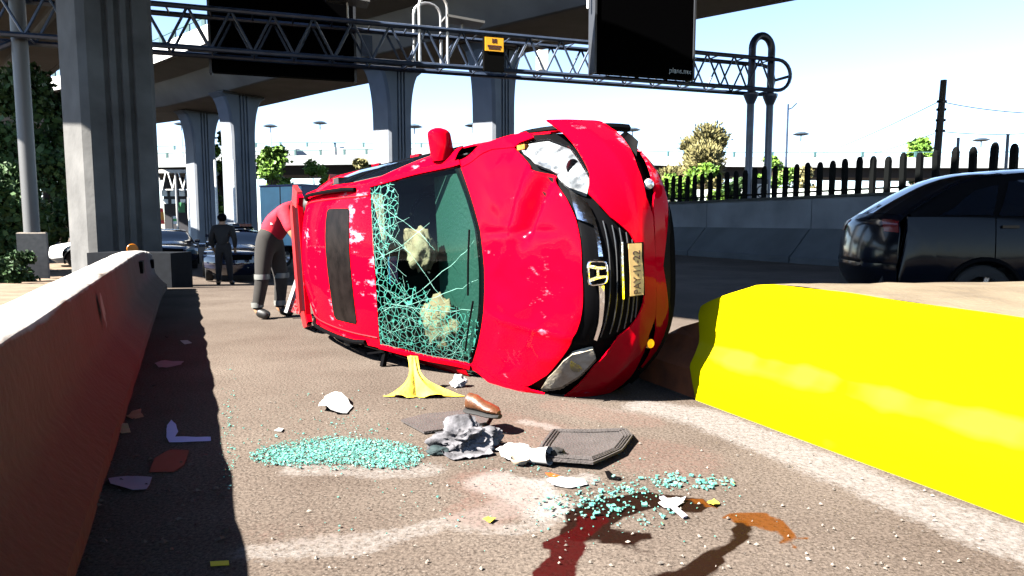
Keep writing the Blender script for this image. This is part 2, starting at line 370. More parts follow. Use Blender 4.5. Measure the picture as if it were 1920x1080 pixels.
def sm(a, b, x):
    t = min(max((x-a)/(b-a), 0), 1); return t*t*(3-2*t)
def make_yellow_barrier():
    m = mat('yellow_paint', (.46,.36,.0), .9, spec=.03); n, l, b = nodes(m)
    tc = n.new('ShaderNodeTexCoord'); at = n.new('ShaderNodeAttribute'); at.attribute_name = 'wear'
    nz = n.new('ShaderNodeTexNoise'); nz.inputs['Scale'].default_value = 30; nz.inputs['Detail'].default_value = 10; nz.inputs['Roughness'].default_value = .7; l.new(tc.outputs['Object'], nz.inputs[0])
    def mth(op, x, y):
        q = n.new('ShaderNodeMath'); q.operation = op; q.use_clamp = True
        for s, v in ((0, x), (1, y)):
            if isinstance(v, (int, float)): q.inputs[s].default_value = v
            else: l.new(v, q.inputs[s])
        return q.outputs[0]
    f = mth('MULTIPLY', mth('SUBTRACT', mth('ADD', at.outputs['Fac'], nz.outputs['Fac']), .94), 9)
    mx = n.new('ShaderNodeMix'); mx.data_type = 'RGBA'; l.new(f, mx.inputs[0]); mx.inputs[6].default_value = (.46,.36,.0,1); mx.inputs[7].default_value = (.30,.095,.0,1)
    n4 = n.new('ShaderNodeTexNoise'); n4.inputs['Scale'].default_value = 3; l.new(tc.outputs['Object'], n4.inputs[0])
    a2 = n.new('ShaderNodeAttribute'); a2.attribute_name = 'dust'
    f2 = mth('MULTIPLY', mth('SUBTRACT', mth('ADD', a2.outputs['Fac'], n4.outputs['Fac']), .75), 1.6)
    m2 = n.new('ShaderNodeMix'); m2.data_type = 'RGBA'; l.new(f2, m2.inputs[0]); l.new(mx.outputs[2], m2.inputs[6]); m2.inputs[7].default_value = (.52,.43,.03,1)
    l.new(m2.outputs[2], b.inputs['Base Color'])
    nb = n.new('ShaderNodeTexNoise'); nb.inputs['Scale'].default_value = 14; nb.inputs['Detail'].default_value = 8; l.new(tc.outputs['Object'], nb.inputs[0])
    bp = n.new('ShaderNodeBump'); bp.inputs['Strength'].default_value = .25; bp.inputs['Distance'].default_value = .015; l.new(nb.outputs['Fac'], bp.inputs['Height']); l.new(bp.outputs[0], b.inputs['Normal'])
    O = Vector((1.9, 3.2, 0)); root = empty('road_divider', O, 0, 'bright yellow concrete road divider with sloping nose and sandy top', 'barrier')
    nrm = Vector((.92, .386)); T = lambda y: 1.17-.42*(y-4.35)
    def Ht(y): return float(np.interp(y, [2.4, 3.8, 4.02, 4.36, 4.40], [.735, .77, .765, .57, .54]))
    ys = list(np.arange(.2, 4.361, .06)); rings = []; wear = []; dust = []
    for y in ys:
        H = Ht(y); rg = []
        for o, h in [(0,-.05),(0,.1),(.005,.2),(.02,.225),(.07,.28),(.115,.34),(.13,.38),(.16,.52),(.19,.66),(.205,.73),(.225,.755),(.26,.765)]:
            hh = min(h, H-(.765-h)*.15) if h > .1 else h
            g = noise.noise(Vector((y*3, h*4, 1)))*.006
            ln = sm(3.9,4.36,y)*hh*.36; rg.append(Vector((T(y)+nrm.x*o+g-.42*ln, y+nrm.y*o+ln, hh+g))-O)
            wear.append(.50 if .15 <= h < .24 and 2.3 < y < 4.15 else .34 if .1 <= h < .3 and y < 4.2 else .16 if h < .3 else (.14 if abs(y-2.75) < .06 and .5 < h < .72 else .0))
            dust.append(.45 if .26 < h < .36 else .1 if h < .5 else 0)
        rings.append(rg)
    mb = MB(); mb.loft(rings, closed=False); me = mb.mesh('painted_side', True)
    for nm, vals in (('wear', wear), ('dust', dust)):
        a = me.attributes.new(nm, 'FLOAT', 'POINT'); a.data.foreach_set('value', np.array(vals, dtype=np.float32))
    obj('painted_side', me, m, root)
    # the sandy top and the far side
    mb = MB(); top = []; nb_ = 26
    for y in ys:
        o = .26; ln = sm(3.9,4.36,y)*Ht(y)*.36; p0 = Vector((T(y)+nrm.x*o-.42*ln, y+nrm.y*o+ln, Ht(y)))
        p1 = Vector((8.5, y*1.12+.32, .765)) if y < 4.05 else Vector((8.5-(y-4.05)*16.0, y*1.12+.32, .5*Ht(y)+.38))
        rg = []
        for k in range(nb_):
            p = p0.lerp(p1, (k/(nb_-1))**1.6)
            p.z += (.012*noise.noise(p*4)+.008*noise.noise(p*11)) if k else 0
            rg.append(p-O)
        top.append(rg)
    mb.loft(top, closed=False)
    mb.build('sandy_top', mat('divider_top', (.085,.062,.036), .95, col2=(.15,.115,.07), scale=3, bump=.5, bscale=25), root, True)
    last = top[-1]; mb = MB(); mb.loft([last, [Vector((p.x, p.y+.02, -.05)) for p in last]], closed=False); mb.build('far_side', m, root)
    # tail of the divider under the wreck, the car's shade painted as brown
    tail_shade = mat('shaded_brown', (.17,.045,.012), .9, var=.4, scale=5, bump=.4, bscale=16); rings = []
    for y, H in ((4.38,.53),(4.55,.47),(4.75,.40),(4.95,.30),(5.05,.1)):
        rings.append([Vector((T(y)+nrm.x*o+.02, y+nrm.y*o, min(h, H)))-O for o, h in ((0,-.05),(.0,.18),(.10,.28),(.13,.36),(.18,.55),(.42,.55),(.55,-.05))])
    mb = MB(); mb.loft(rings); mb.build('shaded_tail', tail_shade, root)
make_yellow_barrier()

# ------------------------------------------------------------------ viaducts and columns
def frame2(d):
    a = Vector((d[0], d[1], 0)).normalized(); return a, Vector((-a.y, a.x, 0))
def viaduct(name, label, path, zs, sec, parapet_m, rail=None, group=None, girder_m=None, zl=None):
    """path: plan points; sec: half section of the girder (offset, height); parapets and rails are parts"""
    root = empty(name, (path[0][0], path[0][1], zs), 0, label, 'viaduct', group); O = root.location.copy()
    P = [Vector((p[0], p[1], 0)) for p in path]
    # smooth the path
    pts = []
    for i in range(len(P)-1):
        p0, p1, p2, p3 = P[max(i-1,0)], P[i], P[i+1], P[min(i+2, len(P)-1)]
        for k in range(8):
            t = k/8; pts.append(.5*((2*p1)+(p2-p0)*t+(2*p0-5*p1+4*p2-p3)*t*t+(3*p1-p0-3*p2+p3)*t**3))
    pts.append(P[-1])
    if zl:
        for i, p in enumerate(pts): p.z = float(np.interp(i/8, range(len(zl)), zl))-zs
    fr = []
    for i, p in enumerate(pts):
        a, b = frame2(pts[min(i+1, len(pts)-1)]-pts[max(i-1, 0)]); fr.append((p, a, b))
    W, ht = sec[-1]
    def sweep(poly, nm, m):
        mb = MB(); mb.loft([[p+b*o+Vector((0,0,zs+h))-O for o, h in poly] for p, a, b in fr]); return mb.build(nm, m, root)
    # soffit, webs and overhangs are separate surfaces of the girder
    inner = [(-o, h) for o, h in sec[::-1]]
    sweep(inner+sec+[(W, ht+.22), (-W, ht+.22)], 'girder', girder_m or CONC)
    for s in (1, -1):
        sweep([(s*(W+.003), ht-.05), (s*(W+.003), ht+1.05), (s*(W-.22), ht+1.05), (s*(W-.30), ht+.225), (s*(W-.30), ht-.05)][::1], 'parapet', parapet_m)
    if rail:
        mb = MB(); acc = 0; last = pts[0]
        for i in range(len(pts)-1):
            seg = (pts[i+1]-pts[i]).length; k = 0
            n = max(1, int(seg/rail))
            for q in range(n):
                p = pts[i].lerp(pts[i+1], q/n); b = fr[i][2]
                for s in (1, -1): mb.box(p+b*s*(W-.1)+Vector((0,0,zs+ht+1.35))-O, (.22,.22,.6))
        tag(mb.build('railing_post', mat('rail_grey', (.04,.10,.10), .6), root), kind='stuff')
        for s in (1, -1): sweep([(s*(W-.06), ht+1.55), (s*(W-.06), ht+1.63), (s*(W-.14), ht+1.63), (s*(W-.14), ht+1.55)], 'handrail', mat('rail_grey', (.25,.33,.33)))
    return root
SEC = [(2.4, 0), (2.55, .05), (3.9, 1.45), (6.3, 1.8)]
D_PATH = [(-62,78),(-44,70),(-27,59.5),(-13.5,47.8),(-1.5,38),(9.5,29),(21,20),(36,9),(60,-8)]
viaduct('curved_viaduct', 'concrete viaduct curving from behind the gantry to overhead on flared columns', D_PATH, 10.4, SEC, CONC_L, rail=2.6, girder_m=mat('girder_concrete', (.17,.15,.135), .9, var=.25, scale=.35, bump=.15, bscale=5))
ca = Vector((.676,-.737,0)); cb = Vector((.737,.676,0)); cc = cb*(3.4/1.357)
L_PATH = [tuple((cc+ca*t)[:2]) for t in (-75,-50,-25,0,25,50)]
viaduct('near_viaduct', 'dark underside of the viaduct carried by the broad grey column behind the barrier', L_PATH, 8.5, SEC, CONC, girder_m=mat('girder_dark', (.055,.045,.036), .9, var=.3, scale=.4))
def column(x, y, z0, z1, ang, label, w_=1.9, d_=1.6, flare=.95, fl_h=3.2, group='flared columns of the curved viaduct', m=None):
    root = empty('viaduct_column', (x, y, z0), ang, label, 'column', group)
    H = z1-z0; mb = MB(); rings = []
    zsn = [0, .3, 1, H*.4]+[H-fl_h+fl_h*k/12 for k in range(13)]
    for z in zsn:
        t = max(0, (z-(H-fl_h))/fl_h); e = flare*(1-math.sqrt(max(0, 1-t*t)))
        hb = w_/2+e; hd = d_/2; c = .14; g = .09; r = []
        # local x = along deck (grooved faces), y = across deck (flaring)
        half = [(hd-c, -hb), (hd, -hb+c)]
        for k in range(3):
            yc = (-.26+.26*k); half += [(hd, yc-.07), (hd-g, yc-.05), (hd-g, yc+.05), (hd, yc+.07)]
        half += [(hd, hb-c), (hd-c, hb)]
        r = half+[(-p[0], -p[1]) for p in half]
        rings.append([(p[0], p[1], z) for p in r])
    mb.loft(rings); mb.build('shaft', m or CONC, root)
    mb = MB(); mb.box((0,0,H+.06), (d_+.3, w_+2*flare-.5, .16)); mb.build('bearing_block', mat('bearing', (.03,.03,.03), .8), root)
    return root
ang = math.atan2(-.60, .80)
CONC_C = mat('column_concrete', (.15,.165,.19), .85, var=.15, scale=.7, bump=.15, bscale=6)
for (x, y, lb) in [(-26.6,60,'flared grooved column behind the dark parked cars, next to the striped banners'),
                   (-20.2,52,'flared grooved column rising just behind the blue box truck'),
                   (-7.3,43,'flared grooved column standing behind the mirror of the overturned car'),
                   (-1.0,38.2,'flared grooved column under the truss beside the yellow box sign')]:
    column(x, y, gz(x, y)-.1, 10.3, ang, lb, m=CONC_C)
column(-9.45, 16.6, gz(-9.45,16.6)-.2, 8.45, math.atan2(-.62,.78)-.05, 'broad weathered column rising behind the long concrete barrier', 1.6, 1.5, .6, 1.8, None, mat('column_weathered', (.075,.073,.070), .9, var=.35, scale=1.1, bump=.35, bscale=9))
mb = MB(); p = A(208, 465, 15.3); c = MB().lathe([(.001,-.01),(.11,-.01),(.12,.0),(.11,.02),(.001,.025)], 20, 'Y', (0,0,0))
o = c.build('orange_reflector', mat('orange_reflector', (.5,.14,.0), .3), None, True); o.location = (-8.62, 15.76, .52); o.rotation_euler = (0,0,.62)
tag(o, 'small round orange reflector low on the broad grey column', 'reflector')
# dark plinth behind the barrier
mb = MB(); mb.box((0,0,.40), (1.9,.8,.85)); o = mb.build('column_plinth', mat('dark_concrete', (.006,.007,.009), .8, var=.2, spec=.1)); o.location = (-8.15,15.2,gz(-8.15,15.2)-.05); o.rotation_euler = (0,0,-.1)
tag(o, 'dark box plinth at the foot of the broad column', 'plinth')

# far viaducts seen under the curved one
FARP = mat('far_parapet', (.24,.255,.26), .8, var=.1, scale=.3); FARG = mat('far_girder', (.04,.04,.045), .9)
SEC2 = [(3.2, 0), (3.3, .1), (4.2, .9), (5.2, 1.0)]
viaduct('far_viaduct', 'upper of two pale distant viaducts, running on behind the car and the spiked fence', [(-120,118),(-60,108),(-30,100),(0,93),(20,88),(55,76),(110,60)], 9.3, SEC2, FARP, rail=3.2, girder_m=FARG, zl=[9.3,9.3,9.2,8.2,6.8,5.6,4.6])
viaduct('far_viaduct', 'lower of two pale distant viaducts, passing behind the blue box truck', [(-110,100),(-60,92),(-30,86),(-10,83)], 6.6, SEC2, FARP, rail=3.2, girder_m=FARG)
viaduct('low_viaduct', 'lowest pale ramp seen between the fence bars beneath the long viaduct', [(4,60),(30,54),(55,46),(90,34)], 1.5, SEC2, mat('ramp_wall', (.5,.56,.52), .8, var=.1))
viaduct('added_shade_deck', 'added deck overhead and out of view, shading the right lane and wall', [(-10,12),(-3,17),(5,19.5),(12,19),(22,14.5),(40,3)], 9.0, [(2.2,0),(2.3,.05),(3.2,1.0),(5.0,1.3)], CONC, girder_m=MATS['girder_dark'])  # unseen deck, added to throw shade on the right lane and wall

# ------------------------------------------------------------------ sign gantry
def gantry():
    a = Vector((-15.2,20.4,0)); b = Vector((10.3,29.0,0)); d = (b-a).normalized(); q = Vector((-d.y, d.x, 0)); L = (b-a).length
    root = empty('sign_gantry', a, 0, 'dark steel lattice gantry spanning the whole road', 'gantry')
    zb, zt, wd = 6.42, 7.62, 1.0
    P = lambda t, s, z: d*t+q*s*wd/2+Vector((0,0,z))
    for s in (-1, 1):
        for z in (zb, zt): MB().tube([P(0,s,z), P(L,s,z)], .085, 8).build('chord', STEEL, root)
    n = 22; st = L/n
    for s in (-1, 1):
        for i in range(n):
            MB().tube([P(i*st,s,zb), P((i+.5)*st,s,zt)], .042, 6).build('brace', STEEL, root)
            MB().tube([P((i+.5)*st,s,zt), P((i+1)*st,s,zb)], .042, 6).build('brace', STEEL, root)
    for i in range(n+1):
        for z in (zb, zt): MB().tube([P(i*st,-1,z), P(i*st,1,z)], .03, 6).build('cross_tie', STEEL, root)
    # right support: two posts joined by an arch, the truss ends in a loop
    for s in (-1, 1):
        e = L-1.1 if s < 0 else L-.35
    x0, x1 = L-.62, L+.32
    MB().tube([d*x0+Vector((0,0,-.2)), d*x0+Vector((0,0,8.1))], .15, 12).build('post', STEEL, root, True)
    MB().tube([d*x1+Vector((0,0,-.2)), d*x1+Vector((0,0,8.1))], .15, 12).build('post', STEEL, root, True)
    for x in (x0, x1): MB().lathe([(.15,5.9),(.3,6.25),(.3,6.35)], 12, c=tuple(d*x)).build('post_collar', STEEL, root)
    c = (x0+x1)/2; r = (x1-x0)/2
    MB().tube([d*(c+r*math.cos(t))+Vector((0,0,8.1+r*1.15*math.sin(t))) for t in np.linspace(0, PI, 14)], .15, 12).build('arch', STEEL, root, True)
    for s in (-1, 1):
        MB().tube([P(L,s,zb)]+[P(L+.25+.62*math.cos(t), s, (zb+zt)/2+.6*math.sin(t)) for t in np.linspace(-PI/2, PI/2, 12)]+[P(L,s,zt)], .075, 8).build('end_loop', STEEL, root, True)
    MB().tube([P(L+.87,-1,(zb+zt)/2), P(L+.87,1,(zb+zt)/2)], .06, 8).build('cross_tie', STEEL, root)
    MB().box(d*c+Vector((0,0,2.9)), (.5,.12,.10), math.atan2(d.y,d.x)).build('panel_rail', BLACK, root)
    # inspection hoops
    for t0, s in ((12.6,-1),(12.6,1)):
        MB().tube([P(t0,s,zb), P(t0,s,zt+.7)]+[P(t0+.48-.48*math.cos(t), s, zt+.7+.42*math.sin(t)) for t in np.linspace(0, PI, 10)]+[P(t0+.96,s,zb)], .05, 8).build('ladder_hoop', GALV, root, True)
    # lamp plates
    for t0, z in ((10.3, zt+.75), (14.2, zt+.42)):
        M = Matrix.Rotation(math.atan2(d.y,d.x), 3, 'Z') @ Matrix.Rotation(.08, 3, 'Y')
        pl = MB().box(P(t0,-.3,z), (1.35,.8,.08), M=M).build('lamp_plate', GREY, root)
        MB().tube([P(t0,0,zt), P(t0,0,z)], .04, 6).build('plate_stem', GALV, root)
    for t0 in (10.9, 17.2):
        MB().box(P(t0,0,zb+.55), (.35,.3,.7), math.atan2(d.y,d.x)).build('junction_box', STEEL if t0 < 12 else WHITE, root)
    # left support
    MB().tube([d*(.96)+Vector((0,0,-.2)), d*(.96)+Vector((0,0,8.8))], .21, 14).build('post', mat('post_grey', (.10,.10,.10), .5, .3), root, True)
    MB().tube([d*(.96)+Vector((0,0,6.4)), d*(.2)+Vector((0,0,6.0)), d*(-1.0)+Vector((0,0,6.1))], .1, 8).build('end_loop', STEEL, root, True)
    rz = math.atan2(d.y, d.x)
    def board(name, t0, s, wdt, z0, z1, label, th=.3):
        o = empty(name, a+P(t0,0,z0)+q*s, rz, label, 'sign board')
        MB().box((0,0,(z1-z0)/2), (wdt,th,z1-z0)).build('panel', mat('matt_black', (.0008,.0008,.001), .8, spec=.01), o)
        for xx in (-wdt/2-.04, wdt/2+.04): MB().box((xx,0,(z1-z0)/2), (.078,th+.08,z1-z0+.1)).build('frame', mat('sign_frame', (.05,.055,.065), .5, .4), o)
        return o
    o1 = board('message_sign', 8.3, 1.0, 4.55, 6.0, 9.4, 'large blank black sign board behind the truss, left of the lamp plates')
    o2 = board('message_sign', 20.75, -1.0, 3.95, 6.45, 9.55, 'blank black sign board with small white lettering hung before the truss', .45)
    text_mesh('lettering', 'plans.mx', .27, mat('sign_white', (.65,.7,.75), .6), o2, Matrix.Translation((.98,-.232,.16)) @ Matrix.Rotation(PI/2, 4, 'X'))
    MB().tube([(-2.2,0,2.2), (-2.2,0,4.6)], .05, 8).build('mast', WHITE, o2)
    o3 = empty('box_sign', a+P(15.15,0,6.35)-q*.62, rz, 'small box sign with amber top half and dark lower half on the truss', 'sign')
    MB().box((0,0,.55), (.72,.2,1.15)).build('panel', mat('matt_black2', (.002,.002,.002), .8, spec=.03), o3)
    MB().box((0,-.115,.86), (.66,.03,.46)).build('amber_plate', mat('amber', (.75,.36,.015), .5), o3)
    mb = MB(); mb.box((-.06,-.134,.98), (.05,.006,.14)); mb.box((.06,-.134,.98), (.05,.006,.14)); mb.box((0,-.134,.98), (.05,.006,.14), M=Matrix.Rotation(.5,3,'Y')); mb.box((0,-.134,.80), (.5,.006,.06)); mb.box((0,-.134,.72), (.42,.006,.05))
    mb.build('lettering', mat('dark_print', (.06,.015,.01), .6), o3)
    # pedestrian sign between the right posts
    o4 = empty('pedestrian_sign', a+d*(c)+Vector((0,0,1.75))-q*.22, rz, 'square white sign with dark ring and walking figure between the gantry posts', 'sign')
    MB().box((0,0,.55), (.68,.05,1.15)).build('panel', mat('dark_panel', (.03,.03,.035), .6), o4)
    MB().box((0,-.03,.62), (.58,.02,.62)).build('plate', mat('plate_white', (.62,.6,.6), .5), o4)
    MB().lathe([(.205,-.045),(.205,-.055),(.265,-.055),(.265,-.045)], 28, 'Y', (0,0,.62)).build('ring', mat('ring_dark', (.04,.03,.035), .5), o4)
    mb = MB(); mb.lathe([(.001,-.055),(.04,-.055),(.04,-.045)], 12, 'Y', (0,0,.75)); mb.box((0,-.05,.65), (.1,.012,.13)); mb.bar((-.01,-.05,.6),(-.06,-.05,.48),.04,.012); mb.bar((.01,-.05,.6),(.06,-.05,.48),.04,.012)
    mb.build('figure', mat('ring_dark', (.04,.03,.035)), o4)
    o5 = empty('concrete_pedestal', a+d*.96+Vector((0,0,gz(-15,20)-.1)), rz+.2, 'square concrete pedestal under the gantry left post, among dirt', 'pedestal')
    MB().loft([[(x*s, y*s, z) for x, y in ((-.36,-.36),(.36,-.36),(.36,.36),(-.36,.36))] for z, s in ((0,1),(1.5,1),(1.53,.96))]).build('block', mat('pedestal_concrete', (.26,.22,.18), .9, var=.15, bump=.2), o5)
def text_mesh(name, txt, size, m, parent, M):
    cu = bpy.data.curves.new(name, 'FONT'); cu.body = txt; cu.size = size; cu.extrude = .002
    t = bpy.data.objects.new(name+'_tmp', cu); COL.objects.link(t)
    dg = bpy.context.evaluated_depsgraph_get(); me = bpy.data.meshes.new_from_object(t.evaluated_get(dg)); bpy.data.objects.remove(t)
    me.name = name; me.transform(M); return obj(name, me, m, parent)
gantry()

# ------------------------------------------------------------------ right wall, apron slabs and fence
def right_wall():
    p0 = Vector((4.9, 28.0, 0)); p1 = Vector((13.6, 6.7, 0)); d = (p1-p0).normalized(); nrm = Vector((d.y, -d.x, 0))   # towards the road
    if nrm.x > 0: nrm = -nrm
    L = (p1-p0).length
    root = empty('retaining_wall', p0, 0, 'long dark retaining wall with sloping slabs at its foot beyond the right lane', 'wall')
    rz = math.atan2(d.y, d.x); seg = 4.6; k = 0
    WM = mat('wall_concrete', (.10,.11,.125), .9, var=.3, scale=.8, bump=.3, bscale=8); SM = mat('slab_concrete', (.045,.052,.058), .9, var=.25, scale=.9, bump=.2)
    t = 0
    while t < L-.2:
        e = min(t+seg-.03, L)
        mb = MB(); sec = [(0,-.1),(0,1.75),(.04,1.79),(-.0+.3,1.79),(.3,-.1)]
        mb.loft([[d*tt-nrm*o+Vector((0,0,z)) for o, z in sec] for tt in (t, e)]); mb.build('wall_panel', WM, root)
        mb = MB(); sec = [(-.02,.95),(-.02,.0),(-.75,.0),(-.75,.16),(-.70,.20)]
        mb.loft([[d*tt-nrm*o+Vector((0,0,z)) for o, z in sec] for tt in (t+.01, e-.01)]); mb.build('slab', SM, root)
        t += seg
    mb = MB(); mb.box(d*L/2-nrm*.15+Vector((0,0,1.83)), (L,.36,.07), rz); mb.build('coping', mat('dark_coping', (.02,.022,.02), .9), root)
    f = empty('fence', p0, 0, 'row of dark spiked bars standing on the retaining wall', 'fence')
    t = .25; i = 0; FM = mat('fence_black', (.003,.0035,.0035), .8, spec=.05)
    me = MB().loft([[(x*.5*w_, y*.5*w_, z) for x, y in ((-.13,-.1),(.13,-.1),(.13,.1),(-.13,.1))] for z, w_ in ((0,1),(.82,1),(.90,.75),(.94,.35))]).mesh('fence_bar')
    while t < L:
        o = obj('fence_bar', me, FM, f); o.location = d*t-nrm*.15+Vector((0,0,1.86)); o.rotation_euler = (R(random.uniform(-1,1)), R(random.uniform(-1.4,1.4)), rz); o.scale = (1,1,random.uniform(.94,1.04)); t += .43; i += 1
    for z in (.12,): MB().box(d*L/2-nrm*.15+Vector((0,0,1.86+z)), (L,.03,.05), rz).build('fence_rail', FM, f)
right_wall()

# ------------------------------------------------------------------ lamps, pole, wires
def lamp(px, ytop, Y, zfoot, label, group='distant flat-headed street lamps'):
    p = A(px, ytop, Y); root = empty('street_lamp', (p.x, Y, zfoot), 0, label, 'street lamp', group); h = p.z-zfoot
    MB().tube([(0,0,0),(0,0,h)], [.14,.07], 8).build('pole', mat('lamp_grey', (.5,.52,.52), .5, .3), root)
    MB().lathe([(.05,-.15),(.5,-.12),(.95,.0),(.5,.22),(.05,.3)], 12, c=(0,0,h)).build('lamp_head', mat('lamp_head', (.03,.045,.06), .5), root)
FL = 'flat-headed lamp on the distant viaduct deck left of the tilted mirror'
for px, yt, lb in ((275,243,'distant flat-headed lamp closest to the broad grey column'),(340,233,'distant flat-headed lamp just beside the column behind the dark cars'),(507,237,'distant flat-headed lamp right of the column above the blue truck'),(600,231,'tall flat-headed lamp standing clear over the rear of the overturned car')): lamp(px, yt, 92, 6.0, lb)
FR = 'flat-headed lamp rising behind the fence and overturned car, right of the mirror'
for px, yt, lb in ((777,238,'flat-headed lamp half hidden by the column behind the car mirror'),(886,236,'flat-headed lamp beside the column under the box sign'),(1186,244,'flat-headed lamp over the raised bumper of the overturned car'),(1502,252,'flat-headed lamp right of the thin armed lamp post'),(1840,263,'flat-headed lamp right of the utility pole')): lamp(px, yt, 80, 3.0, lb)
p = A(1478,195,46); root = empty('street_lamp', (p.x,46,0), 0, 'thin lamp post with single raised arm right of the gantry posts', 'street lamp')
MB().tube([(0,0,0),(0,0,p.z)], [.11,.06], 8).build('pole', STEEL, root); MB().tube([(0,0,p.z-.35),(.25,0,p.z-.25),(.55,0,p.z+.05)], .04, 6).build('arm', STEEL, root)
root = empty('utility_pole', (A(1757,300,27).x,27,0), 0, 'tall dark wooden utility pole with wires beyond the fence', 'pole')
hp = A(1762,150,27).z; MB().tube([(-.12,0,0),(.08,0,hp)], [.17,.11], 10).build('pole', mat('pole_wood', (.02,.018,.016), .8), root)
for z in (.8, 1.1, 1.5, 1.9): MB().box((.05,0,hp-z), (.34,.1,.09)).build('insulator', BLACK, root)
def wire(a, b, sag, label):
    a, b = Vector(a), Vector(b); pts = [a.lerp(b, t)-Vector((0,0,sag*4*t*(1-t))) for t in np.linspace(0,1,14)]
    tag(MB().tube(pts, .016, 5).build('overhead_wire', mat('wire', (.06,.07,.08), .6)), label, 'wire', 'wires strung from the utility pole')
wire(A(1757,192,27), A(1450,312,60), .4, 'upper wire running from the utility pole down towards the gantry posts')
wire(A(1752,250,27), A(1530,300,60), .4, 'lower wire running from the utility pole down towards the gantry posts')
wire(A(1762,190,27), A(2100,212,20), .2, 'upper wire leaving the utility pole away from the gantry')
wire(A(1760,246,27), A(2100,232,20), .2, 'lower wire leaving the utility pole away from the gantry')
for px, yt, lb in ((1797,258,'thin dark steel post right beside the utility pole'),(1890,252,'thin dark steel post above the roof of the black car')):
    p = A(px, yt, 22); tag(MB().tube([(p.x,22,1.0),(p.x,22,p.z)], .05, 6).build('steel_post', STEEL), lb, 'post', 'thin posts behind the fence')

# ------------------------------------------------------------------ trees
def leaves(n, blobs, size, rng, droop=0, feather=False):
    mb = MB(); tot = sum(b[1]*b[1] for b in blobs)
    for c, r, fl in blobs:
        m = int(4.2*n*r*r/tot)
        for _ in range(m):
            u = Vector((rng.gauss(0,1), rng.gauss(0,1), rng.gauss(0,1))).normalized(); rr = r*rng.random()**.45
            rr *= .72+.5*noise.noise(u*2.3+Vector(c))
            p = Vector(c)+Vector((u.x*rr, u.y*rr, u.z*rr*fl))
            s = .74*size*rng.uniform(.6,1.4)
            t = Vector((rng.gauss(0,1), rng.gauss(0,1), rng.gauss(0,1)+(1.6 if feather else -.2))).normalized()
            if feather: t = (t+u*.9).normalized()
            q = t.cross(Vector((rng.gauss(0,1), rng.gauss(0,1), rng.gauss(0,1)))).normalized()*(.18 if feather else .42)*s
            mb.add([p-q*.2, p+t*s*.5+q, p+t*s, p+t*s*.5-q], [(0,1,2,3)])
    return mb
def tree(x, y, z0, h, spread, m, label, seed, n=2200, size=.35, trunk=.14, feather=False, low=.25, blobs=None, group=None):
    rng = random.Random(seed); root = empty('broadleaf_tree', (x, y, z0), 0, label, 'tree', group)
    bl = blobs or []
    if not bl:
        for k in range(16):
            t = rng.random(); a = rng.random()*2*PI; r = spread*(.25+.6*math.sin(PI*(.15+.75*t)))*rng.random()**.5
            bl.append(((r*math.cos(a), r*math.sin(a), h*(low+(.93-low)*t)), spread*rng.uniform(.28,.5), rng.uniform(.75,1.1)))
    tops = [b[0] for b in bl]
    mb = MB().tube([(0,0,0),(.03*h,0,h*.25),(0,.02*h,h*.55)], [trunk, trunk*.8, trunk*.45], 8)
    for c in tops: mb.tube([(.02*h,0,h*low*.7), (c[0]*.5, c[1]*.5, (c[2]+h*low*.7)/2), c], [trunk*.45, trunk*.3, trunk*.1], 5)
    mb.build('trunk', BARK, root); tag(leaves(n, bl, size, rng, feather=feather).build('crown', m, root), kind='stuff')
    return root
p = A(425,350,66); tree(p.x, 66, -.7, A(0,240,66).z+.6, 2.6, LEAF, 'green tree standing between the two columns behind the cars', 1, 2600, .5, .25)
p = A(515,350,50); tree(p.x, 50, -.7, A(0,268,50).z+.6, 1.6, LEAF, 'round green tree beside the column above the blue truck', 2, 2400, .35, .2, low=.2)
p = A(600,340,58); tree(p.x, 58, -.7, A(0,300,58).z+.6, 1.9, LEAF, 'small bright tree peeking over the overturned car roof', 3, 1800, .35, .15)
p = A(672,300,40); tree(p.x, 40, -.3, A(0,288,40).z+.3, 1.0, LEAF_O, 'yellowish shrub just above the overturned car flank', 4, 1200, .3, .1)
p = A(1308,330,60); tree(p.x, 60, 0, A(0,247,60).z, 3.5, LEAF_O, 'feathery olive-coloured tree above the fence beside the gantry', 5, 5200, .5, .2, True, .35)
p = A(1262,360,31); tree(p.x, 31, 0, A(0,330,31).z+.3, 1.0, LEAF, 'low leafy bush behind the first fence bars by the overturned car', 6, 1600, .2, .06, group=None)
p = A(1315,350,31); tree(p.x, 31, 0, A(0,316,31).z+.25, 1.2, LEAF, 'bright green rounded bush under the feathery olive tree', 7, 2200, .2, .06)
p = A(1445,350,57); tree(p.x, 57, 0, A(0,292,57).z+.3, 2.1, LEAF, 'green tree right behind the gantry posts', 8, 2200, .3, .1)
p = A(1495,350,59); tree(p.x, 59, 0, A(0,322,59).z+.3, 2.2, LEAF_O, 'dull green shrub behind the thin lamp post', 9, 2000, .3, .1)
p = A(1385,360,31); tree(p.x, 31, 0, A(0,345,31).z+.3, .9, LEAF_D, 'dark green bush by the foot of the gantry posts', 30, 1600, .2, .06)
p = A(1745,290,90); tree(p.x-1, 90, 0, A(0,262,90).z+.6, 2.6, LEAF, 'distant round tree behind the utility pole', 10, 1500, .8, .3)
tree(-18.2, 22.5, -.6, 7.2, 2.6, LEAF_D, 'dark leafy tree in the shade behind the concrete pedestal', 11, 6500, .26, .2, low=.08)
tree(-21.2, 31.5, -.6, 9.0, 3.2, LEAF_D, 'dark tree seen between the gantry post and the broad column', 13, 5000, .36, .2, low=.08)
tree(-24.5, 27, -.6, 8.2, 3.0, LEAF_D, 'dark tree farther back in the shade of the near viaduct', 12, 5000, .32, .2, low=.1)
